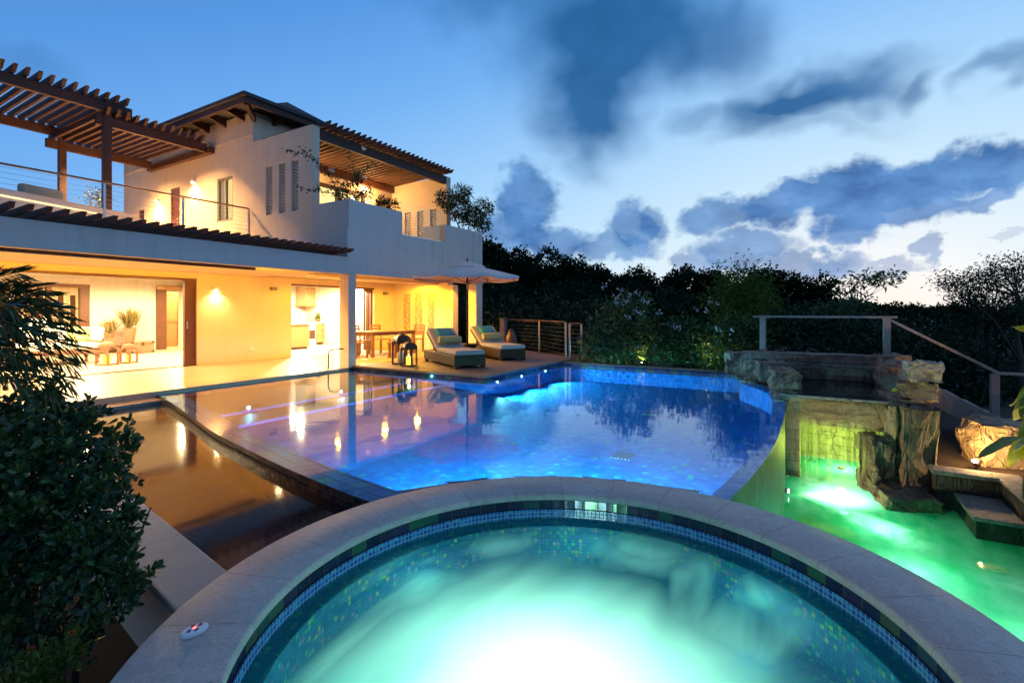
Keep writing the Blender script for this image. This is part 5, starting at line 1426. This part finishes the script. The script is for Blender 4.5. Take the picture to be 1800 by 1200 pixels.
# fan palm fronds leaning in above the shrub
t = thing('fan_palm', 'fan palm with narrow dark leaflets above the glossy shrub', 'palm', (*at(-150, 600, 3.4)[:2], -.5))
hub0 = Vector(at(-150, 640, 3.4))
MB().tube([(hub0.x, hub0.y, -.5), tuple(hub0 - Vector((0, 0, .2))), tuple(hub0)], [.09, .08, .06], 10).build('trunk', bark, t)
rg = np.random.default_rng(5)
for (ex, ey, d, sag) in ((30, 478, 2.9, 40), (85, 520, 2.8, 45), (118, 560, 2.75, 50), (128, 612, 2.65, 55), (118, 668, 2.55, 50), (70, 590, 2.5, 60), (60, 640, 2.45, 50), (20, 540, 2.6, 45), (-10, 600, 2.4, 40), (60, 505, 2.85, 40), (105, 540, 2.7, 45), (128, 585, 2.6, 45), (125, 640, 2.6, 50), (95, 690, 2.5, 45), (40, 680, 2.4, 45)):
    sx, sy = -170, 640
    rc = []
    for k in range(13):
        f = k / 12; px = sx + (ex - sx) * f; py = sy + (ey - sy) * f - sag * math.sin(PI * f) * .9
        rc.append(Vector(at(px, py, 3.3 + (d - 3.3) * f)))
    MB().tube([tuple(p) for p in rc], [.009 * (1 - .75 * i / 12) for i in range(13)], 5).build('stalk', LEAF['palm'], t)
    Pn = []; Dn = []; Ln = []
    for k in range(44):
        f = .30 + .70 * k / 43; q = f * 12; i = min(int(q), 11); p = rc[i].lerp(rc[i + 1], q - i); tg = (rc[i + 1] - rc[i]).normalized()
        sd = tg.cross(FWD).normalized()
        for s_ in (-1, 1):
            v = tg * (.75 + .5 * f) + sd * s_ * (.75 - .45 * f) + FWD * rg.normal() * .18 - Vector((0, 0, .15)) + Vector(rg.normal(size=3)) * .06
            Pn.append(tuple(p)); Dn.append(tuple(v)); Ln.append(pr(95, d) * (1 - .35 * f) * (.85 + .3 * rg.random()))
    leaf_mesh('frond', np.array(Pn), np.array(Dn), np.array(Ln), .0115, LEAF['palm'], t, rg, fold=.12, droop=.09)

# marigold at the shrub's foot
b = at(80, 1200, 1.9)
t = thing('marigold_plant', 'yellow-green flowering plant with small orange heads at the foot of the dark shrub', 'flower', (b[0], b[1], -.5))
rg = np.random.default_rng(21)
P, D = blob_points(rg, [blob(75, 1175, 1.9, 50, 40), blob(120, 1140, 1.95, 28, 26), blob(45, 1200, 1.85, 45, 40)], 900, 7, .012, .2)
D[:, 2] += .5
leaf_mesh('foliage', P, D, .035, .012, LEAF['lime'], t, rg)
mb = MB()
for px, py in ((60, 1150), (128, 1120), (105, 1165)):
    c = Vector(at(px, py, 1.92)); mb.tube([(b[0], b[1], -.5), tuple(c.lerp(Vector((b[0], b[1], -.5)), .4)), tuple(c)], [.005, .004, .003], 5)
mb.build('stem', M['bark'], t)
for px, py in ((56, 1141), (126, 1112)):
    c = np.array(at(px, py, 1.92)); n = 40
    leaf_mesh('flower_head', np.repeat(c[None], n, 0), rg.normal(size=(n, 3)) * [1, 1, .5] + [0, 0, .5], .016, .008, LEAF['orange'], t, rg)

# hedge of white-flowering shrubs behind the pool
def flowering(name, label, blobs, n, blooms, seed, base=None, m='hedge', L=.15, W_=.06, extra=None):
    c = blobs[0][0]; base = base or (c[0], c[1], -.08)
    t = shrub(name, label, 'shrub', base, blobs, n, L, W_, LEAF[m], bark, seed, 'flowering shrubs behind the pool', .10, 8, .022)
    rg = np.random.default_rng(seed + 50)
    for i, (px, py, d) in enumerate(blooms):
        cc = np.array(at(px, py, d - .45)); k = 8
        P = cc + rg.normal(size=(k, 3)) * .035
        leaf_mesh('flower_cluster', P, rg.normal(size=(k, 3)) + [0, 0, .3], .05, .042, LEAF['bloom'], t, rg)
    return t
flowering('flowering_shrub', 'tall shrub with many white flower clusters rising beyond the pool coping', [blob(1105, 560, 13.2, 45, 38), blob(1070, 590, 13.0, 38, 38), blob(1135, 600, 13.0, 42, 40), blob(1095, 620, 12.8, 50, 28), blob(1045, 618, 12.9, 32, 34), blob(1110, 535, 13.3, 30, 20)], 3000,
          [(1061, 504, 12.7), (1085, 522, 12.7), (1107, 521, 12.7), (1090, 509, 12.9), (1120, 515, 12.8), (1130, 528, 12.8), (1085, 533, 12.7), (1098, 532, 12.7), (1105, 558, 12.5), (1138, 533, 12.8), (1124, 550, 12.5), (1117, 546, 12.6)], 61)
flowering('flowering_shrub', 'bushy shrub with a few white blooms in the middle of the hedge behind the pool', [blob(1195, 600, 12.6, 42, 32), blob(1170, 620, 12.4, 38, 28), blob(1225, 618, 12.3, 38, 32), blob(1200, 578, 12.8, 32, 20)], 2000,
          [(1183, 574, 12.1), (1193, 577, 12.1), (1240, 548, 12.6), (1225, 545, 12.7), (1158, 549, 12.8)], 62)
flowering('flowering_shrub', 'shrub with pale blooms next to the waterfall stones behind the pool', [blob(1270, 605, 12.0, 38, 38), blob(1305, 590, 12.2, 38, 42), blob(1255, 625, 11.7, 32, 26)], 1900,
          [(1262, 579, 11.4), (1287, 581, 11.4), (1245, 532, 12.8), (1262, 534, 12.8)], 63)
shrub('hedge_shrub', 'low yellowish shrub against the waterfall stones at the pool corner', 'shrub', (*at(1280, 640, 11.6)[:2], -.08), [blob(1278, 622, 11.5, 25, 22), blob(1262, 636, 11.4, 25, 15)], 500, .08, .035, LEAF['lime'], bark, 64, None, .06, 3)
for i, (px, d) in enumerate(((1021, 13.4), (1150, 12.6), (1235, 12.1))):
    t = thing('hedge_stake', ('slim stake at the railing end of the hedge', 'slim pale stake amid the flowering hedge', 'slim stake in the hedge near the waterfall stones')[i], 'stake', (*at(px, 640, d)[:2], -.06))
    c = at(px, 640, d); MB().tube([(c[0], c[1], -.06), (c[0] + .02, c[1], .75)], .012, 6).build('pole', M['grey_wood'], t)
    MB().tube([(c[0] - .02, c[1], .5), (c[0] + .05, c[1] + .01, .52)], .01, 6).build('tie', M['canvas'], t)

# small trees and dark bushes beyond
def tree(name, label, base, trunk_pts, blobs, n, L, W_, m, seed, group=None, spread=.16, r0=.09, droop=.1, cat='tree', per=9):
    t = thing(name, label, cat, base, group); rg = np.random.default_rng(seed)
    tr = MB(); k = len(trunk_pts)
    tr.tube([base] + list(trunk_pts), [r0 * (1 - .6 * i / k) for i in range(k + 1)], 8)
    top = Vector(trunk_pts[-1]); 
    for c, r in blobs:
        j = Vector(trunk_pts[rg.integers(0, k)]); e = Vector(c)
        tr.tube([j, j.lerp(e, .5) + Vector((rg.normal() * .12, rg.normal() * .12, .08)), e], [r0 * .4, r0 * .25, r0 * .10], 6)
        for q in range(3):
            e2 = e + Vector((rg.normal() * r[0] * .6, rg.normal() * r[1] * .6, rg.normal() * r[2] * .5)); tr.tube([j.lerp(e, .6), e2], [r0 * .16, r0 * .05], 5)
    tr.build('trunk', bark, t)
    P, D = blob_points(rg, blobs, n, per, spread, .35)
    leaf_mesh('crown', P, D, L * (.7 + .6 * rg.random(len(P))), W_, LEAF[m], t, rg, droop=droop)
    return t
c = at(1315, 640, 13.5)
tree('bamboo_tree', 'feathery bright green tree standing above the hedge by the waterfall', (c[0], c[1], -.3), [at(1310, 600, 13.5), at(1300, 540, 13.5)], [blob(1290, 495, 13.5, 26, 28), blob(1320, 510, 13.5, 30, 28), blob(1275, 525, 13.4, 28, 26), blob(1310, 545, 13.2, 40, 30), blob(1340, 560, 13.3, 30, 35), blob(1295, 570, 13.0, 35, 25)], 5600, .15, .03, 'bamboo', 71, None, .18, .05, .3)
c = at(1790, 700, 11.5)
tree('spreading_tree', 'dark tree with layered feathery branches against the bright horizon', (c[0], c[1], -.7), [at(1795, 640, 11.5), at(1785, 570, 11.5), at(1790, 520, 11.5)],
     [blob(1740, 490, 11.3, 45, 16), blob(1700, 505, 11.2, 40, 14), blob(1665, 490, 11.2, 24, 9), blob(1780, 470, 11.3, 45, 18), blob(1820, 490, 11.5, 45, 30), blob(1760, 525, 11.2, 50, 14), blob(1700, 525, 11.4, 30, 8), blob(1790, 545, 11.5, 45, 20), blob(1850, 530, 11.5, 50, 40)], 6200, .085, .03, 'dark', 72, None, .10, .08, .15)
c = at(1560, 640, 13)
tree('slender_tree', 'slender tree with one pale green branch arching over the handrail', (c[0], c[1], -.6), [at(1500, 560, 13), at(1495, 510, 13)], [blob(1520, 492, 13, 24, 8), blob(1555, 489, 13, 26, 8), blob(1495, 503, 13, 14, 8), blob(1500, 540, 13, 30, 26), blob(1470, 560, 13, 30, 25)], 900, .17, .05, 'hedge', 73, None, .1, .035, .2)
dk = [('dark bush behind the handrail post nearest the pool', 1385, 600, 12.5, 60, 60, 'dark'), ('dark bush in the middle of the handrail run', 1460, 612, 12.3, 60, 55, 'dark'), ('dark bush under the far end of the level handrail', 1540, 615, 12.0, 55, 55, 'dark'),
      ('dark spiky bush beside the sloping handrail', 1625, 625, 12.5, 65, 55, 'dark'), ('dark bush at the foot of the stair', 1690, 665, 11.8, 55, 65, 'dark'), ('dark bush under the spreading tree', 1770, 640, 12.8, 80, 65, 'dark'),
      ('wide dark bush behind the sloping handrail and the stair', 1600, 690, 12.6, 90, 70, 'dark'), ('dark bush below the sloping handrail post', 1735, 720, 12.3, 80, 60, 'dark'), ('low dark bush between the stone flank and the stair board', 1650, 665, 12.6, 60, 40, 'dark'), ('low dark bush under the stair handrail end', 1790, 720, 12.9, 70, 50, 'dark')]
for i, (lb, px, py, d, rx, rz, m) in enumerate(dk):
    c = at(px, py, d)
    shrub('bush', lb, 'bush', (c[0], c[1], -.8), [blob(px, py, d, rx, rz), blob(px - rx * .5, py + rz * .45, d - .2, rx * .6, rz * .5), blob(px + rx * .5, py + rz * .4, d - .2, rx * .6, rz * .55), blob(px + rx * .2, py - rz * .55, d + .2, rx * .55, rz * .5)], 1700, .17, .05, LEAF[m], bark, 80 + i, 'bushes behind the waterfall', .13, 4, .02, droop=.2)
dk = [('dark bush beyond the railing under the parasol edge', 905, 585, 18.5, 42, 45), ('tall dark bush beyond the railing between parasol and hedge', 975, 580, 17.5, 48, 50), ('dark bush next to the flowering hedge behind the railing', 1030, 580, 16.5, 36, 45), ('dark bush visible between the terrace columns', 830, 570, 19.5, 45, 60)]
for i, (lb, px, py, d, rx, rz) in enumerate(dk):
    c = at(px, py, d)
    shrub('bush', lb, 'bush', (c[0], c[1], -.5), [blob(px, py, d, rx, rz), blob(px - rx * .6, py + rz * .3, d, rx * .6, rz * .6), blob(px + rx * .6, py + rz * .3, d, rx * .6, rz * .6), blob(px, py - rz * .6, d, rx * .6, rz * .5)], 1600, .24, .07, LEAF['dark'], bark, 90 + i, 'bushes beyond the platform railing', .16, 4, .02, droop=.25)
shrub('spiky_plant', 'spiky yucca with long narrow leaves below the spreading tree', 'yucca', (*at(1720, 580, 12)[:2], -.3), [blob(1720, 555, 12, 28, 18)], 260, .45, .04, LEAF['dark'], bark, 99, None, .05, 2, .04)

# wooded hillside
rg = np.random.default_rng(33)
Pl = []; Dl = []; Ll = []
def hillz(x, y): return gh(x, y)
cnt = 0
for i in range(420):
    f = 20 + 34 * rg.random() ** .8; px = 640 + 1320 * rg.random()
    r = (px - 900) / FPX * f; x = FWD.x * f + RGT.x * r; y = FWD.y * f + RGT.y * r
    s = (.65 + .75 * rg.random() ** 1.5) * (1.0 if px < 1350 else .7)
    z = hillz(x, y) + s * .45 - .1
    k = int(34 + 40 * s)
    d = rg.normal(size=(k, 3)); d /= np.linalg.norm(d, axis=1, keepdims=True)
    cc = np.array([x, y, z]) + d * s * np.array([1, 1, .85]) * (.55 + .5 * rg.random((k, 1)))
    per = 9
    Pl.append(np.repeat(cc, per, 0) + rg.normal(size=(k * per, 3)) * .11 * s); dd = np.repeat(d, per, 0) + rg.normal(size=(k * per, 3)) * .9; Dl.append(dd); Ll.append(np.full(k * per, .30 * (.7 + .3 * s)))
P = np.concatenate(Pl); D = np.concatenate(Dl); L = np.concatenate(Ll)
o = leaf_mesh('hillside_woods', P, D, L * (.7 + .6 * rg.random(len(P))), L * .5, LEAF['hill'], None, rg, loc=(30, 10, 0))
o['kind'] = 'stuff'
# trees whose heads stand out on the ridge
for i, (px, py, d, s, lb) in enumerate(((858, 440, 34, 20, 'round-headed ridge tree just beyond the villa corner'), (905, 455, 36, 26, 'broad ridge tree above the parasol edge'), (960, 460, 38, 34, 'widest dark ridge tree over the cable railing'), (1010, 472, 38, 22, 'ridge tree under the tall narrow cloud gap'), (1050, 480, 40, 18, 'small ridge tree above the tall white-flowering shrub'),
                                   (1120, 487, 40, 24, 'low ridge tree in the dip of the hill line'), (1200, 486, 38, 22, 'ridge tree over the middle of the flowering hedge'), (1250, 490, 38, 18, 'ridge tree beside the feathery green tree'), (1340, 487, 36, 22, 'dark ridge tree behind the handrail post'), (1385, 497, 36, 26, 'ridge tree left of the pale arching branch'.replace('left of', 'before')), (1440, 505, 36, 24, 'last tall tree on the falling hill line'))):
    c = at(px, py + 30, d)
    tree('ridge_tree', lb, (c[0], c[1], gh(c[0], c[1]) - .3), [at(px, py + 25, d), at(px, py + 8, d)], [blob(px, py, d, s, s * .75), blob(px - s * .7, py + s * .4, d, s * .7, s * .6), blob(px + s * .7, py + s * .4, d, s * .7, s * .6)], 1500, .28, .15, 'hill', 120 + i, 'trees along the ridge', .16, .14)

# balcony and roof-terrace planting
c = (9.0, 9.85, 3.93)
t = thing('bougainvillea', 'straggling bougainvillea with pale blooms in the parapet planter', 'plant', c)
rg = np.random.default_rng(41)
def aty(px, py, Y):
    k = (px - 900) / FPX; d = Y / (-.8582 * k + .5134); return ((.5134 * k + .8582) * d, Y, EYE - (py - 547) * d / FPX)
stems = [[(600, 352), (585, 318), (560, 290), (540, 272), (503, 265)], [(610, 352), (612, 325), (640, 300), (660, 285)], [(605, 352), (598, 322), (580, 305), (565, 298)], [(620, 352), (630, 325), (622, 300), (612, 262)], [(615, 352), (650, 330), (648, 320)], [(612, 355), (600, 345), (585, 340), (560, 335), (530, 333)], [(625, 352), (640, 335), (655, 340)]]
mb = MB(); Pn = []; Dn = []
for s_ in stems:
    q = smooth_path([aty(px, py, 9.9 + .15 * math.sin(px)) for px, py in s_][:]) if False else [Vector(aty(px, py, 9.86)) for px, py in s_]
    mb.tube(q, [.010, .008, .006, .004, .003][:len(q)], 5)
    for a, b_ in zip(q[:-1], q[1:]):
        m_ = int((b_ - a).length / .022)
        for u in range(m_):
            p = a.lerp(b_, u / max(m_, 1)); Pn.append(tuple(p + Vector(rg.normal(size=3) * .03))); Dn.append(tuple(rg.normal(size=3)))
            if rg.random() < .8: Pn.append(tuple(p + Vector(rg.normal(size=3) * .06))); Dn.append(tuple(rg.normal(size=3)))
mb.build('stem', bark, t)
leaf_mesh('foliage', np.array(Pn), np.array(Dn), .075, .04, LEAF['planter'], t, rg)
P, D = blob_points(rg, [(aty(625, 318, 9.86), (.28, .2, .22)), (aty(605, 335, 9.86), (.2, .2, .2)), (aty(645, 345, 9.86), (.25, .2, .12))], 500, 7, .06, .1)
leaf_mesh('foliage', P, D, .075, .04, LEAF['planter'], t, rg)
for px, py in ((640, 262), (704, 282), (641, 312), (558, 320), (584, 300)):
    k = 20; cc = np.array(aty(px, py, 9.86)) + rg.normal(size=(k, 3)) * .022
    if px != 704: leaf_mesh('flower_cluster', cc, rg.normal(size=(k, 3)), .05, .042, LEAF['bloom'], t, rg)
shrub('agave', 'dark spiky succulent in the parapet planter by the glass panel', 'plant', (9.75, 9.86, 3.93), [(aty(668, 358, 9.86), (.10, .1, .06)), (aty(686, 360, 9.86), (.10, .1, .06))], 200, .22, .03, LEAF['dark'], bark, 43, None, .04, 2, .02)
c = aty(815, 390, 9.95)
shrub('balcony_shrub', 'loose leafy shrub spilling out of the corner planter of the balcony', 'shrub', (c[0], c[1], 3.88), [(aty(808, 365, 9.9), (.45, .3, .5)), (aty(830, 380, 9.85), (.4, .35, .35)), (aty(785, 352, 9.95), (.3, .25, .28)), (aty(850, 368, 9.8), (.3, .3, .3)), (aty(812, 338, 9.95), (.28, .25, .25)), (aty(848, 396, 9.75), (.28, .25, .22))], 4600, .095, .04, LEAF['planter'], bark, 44, None, .07, 9, .014)
c = at(172, 372, 14.6)
shrub('terrace_shrub', 'sparse small-leaved shrub behind the low roof terrace wall', 'shrub', (c[0], c[1], 3.2), [blob(172, 345, 14.6, 16, 14), blob(182, 360, 14.6, 14, 12), blob(162, 355, 14.6, 10, 12)], 420, .08, .035, LEAF['dark'], bark, 45, None, .08, 6, .012)

def big_leaves(name, P, D, L, wr, m, parent, rg, arch=.25):
    mb = MB(); K = 7
    for p, d, l in zip(P, D, L):
        d = Vector(d).normalized(); s = d.cross(Vector((0, 0, 1)))
        s = (s.normalized() + Vector((0, 0, 1)) * float(rg.normal() * .5)).normalized(); n = s.cross(d).normalized()
        if n.z < 0: n = -n
        rows = []
        for i in range(K + 1):
            f = i / K; w = l * wr * (math.sin(PI * f ** .75) ** .8) * .5 if 0 < i < K else l * .004
            c = Vector(p) + d * l * f - Vector((0, 0, 1)) * l * arch * f * f
            wv = .012 * math.sin(i * 2.1 + l * 40)
            rows.append((c - s * w + n * (w * .35 + wv), c, c + s * w + n * (w * .35 - wv)))
        b = len(mb.v); mb.v += [tuple(q) for r in rows for q in r]
        for i in range(K):
            for j in range(2):
                mb.f.append((b + i * 3 + j, b + i * 3 + j + 1, b + i * 3 + j + 4, b + i * 3 + j + 3)); mb.sm.add(len(mb.f) - 1)
    return mb.build(name, m, parent)
# golden broad-leaved plant by the garden spotlight
b = at(1800, 870, 5.6)
t = thing('ginger_plant', 'broad-leaved plant glowing yellow-green beside the garden spotlight', 'plant', (b[0] + .35, b[1] - .35, -.80))
rg = np.random.default_rng(55)
rootp = Vector((b[0] + .35, b[1] - .35, -.80)); mb = MB(); P = []; D = []; LL = []
for (x0, y0, x1, y1, d) in ((1820, 668, 1765, 652, 5.5), (1810, 690, 1728, 688, 5.4), (1800, 720, 1733, 718, 5.4), (1815, 745, 1740, 745, 5.5), (1810, 790, 1735, 770, 5.3), (1805, 785, 1722, 793, 5.3), (1800, 810, 1755, 830, 5.2), (1830, 640, 1800, 600, 5.6), (1850, 700, 1800, 640, 5.6), (1820, 820, 1760, 845, 5.2), (1815, 710, 1775, 735, 5.6), (1840, 770, 1790, 755, 5.4)):
    x0 += 52; x1 += 52; y0 -= 10; y1 -= 10
    a = Vector(at(x0, y0, d)); e = Vector(at(x1, y1, d - .25)); P.append(tuple(a)); D.append(tuple(e - a)); LL.append((e - a).length * 1.05)
    mb.tube([tuple(rootp), tuple(rootp.lerp(a, .6) + Vector((0, 0, .1))), tuple(a)], [.018, .014, .007], 6)
mb.build('stem', LEAF['lime'], t)
big_leaves('foliage', P, D, LL, .34, LEAF['gold'], t, rg)
P2 = np.array(P) + rg.normal(size=(len(P), 3)) * [.12, .12, .12] + [.15, -.1, -.05]
big_leaves('foliage', P2, np.array(D) + rg.normal(size=(len(P), 3)) * .12, np.array(LL) * .9, .34, LEAF['lime'], t, rg)
lamp('SPOT', tuple(Vector(at(1750, 850, 5.0))), 60, (1, .72, .25), .03, tuple(Vector(at(1790, 720, 5.4))), 110, .7, 'garden_lamp')

# hidden-in-the-hedge garden lamps that graze the stones and stems
for (x, y, z, pw, tg) in ((12.35, 3.6, .02, 5, (12.9, 3.6, 1.2)), (12.3, 2.0, .02, 5, (12.8, 1.8, 1.0))):
    t = thing('hedge_light', 'small spike light low in the hedge ' + ('by the tall flowering shrub' if y > 3 else 'by the waterfall stones'), 'light', (x, y, -.06))
    MB().tube([(x, y, -.06), (x, y, .0)], .012, 8).build('stake', M['bronze'], t)
    MB().tube([(x, y, .0), (x + .03, y, .05)], [.02, .028], 10).build('housing', M['bronze'], t)
    MB().lathe([(.004, 0), (.018, .006), (.004, .014)], (x + .035, y, .055), 10).build('bulb', M['bulb'], t)
    lamp('SPOT', (x + .04, y, .09), pw * 9, (1, .70, .34), .02, tg, 120, .7, 'hedge_lamp')
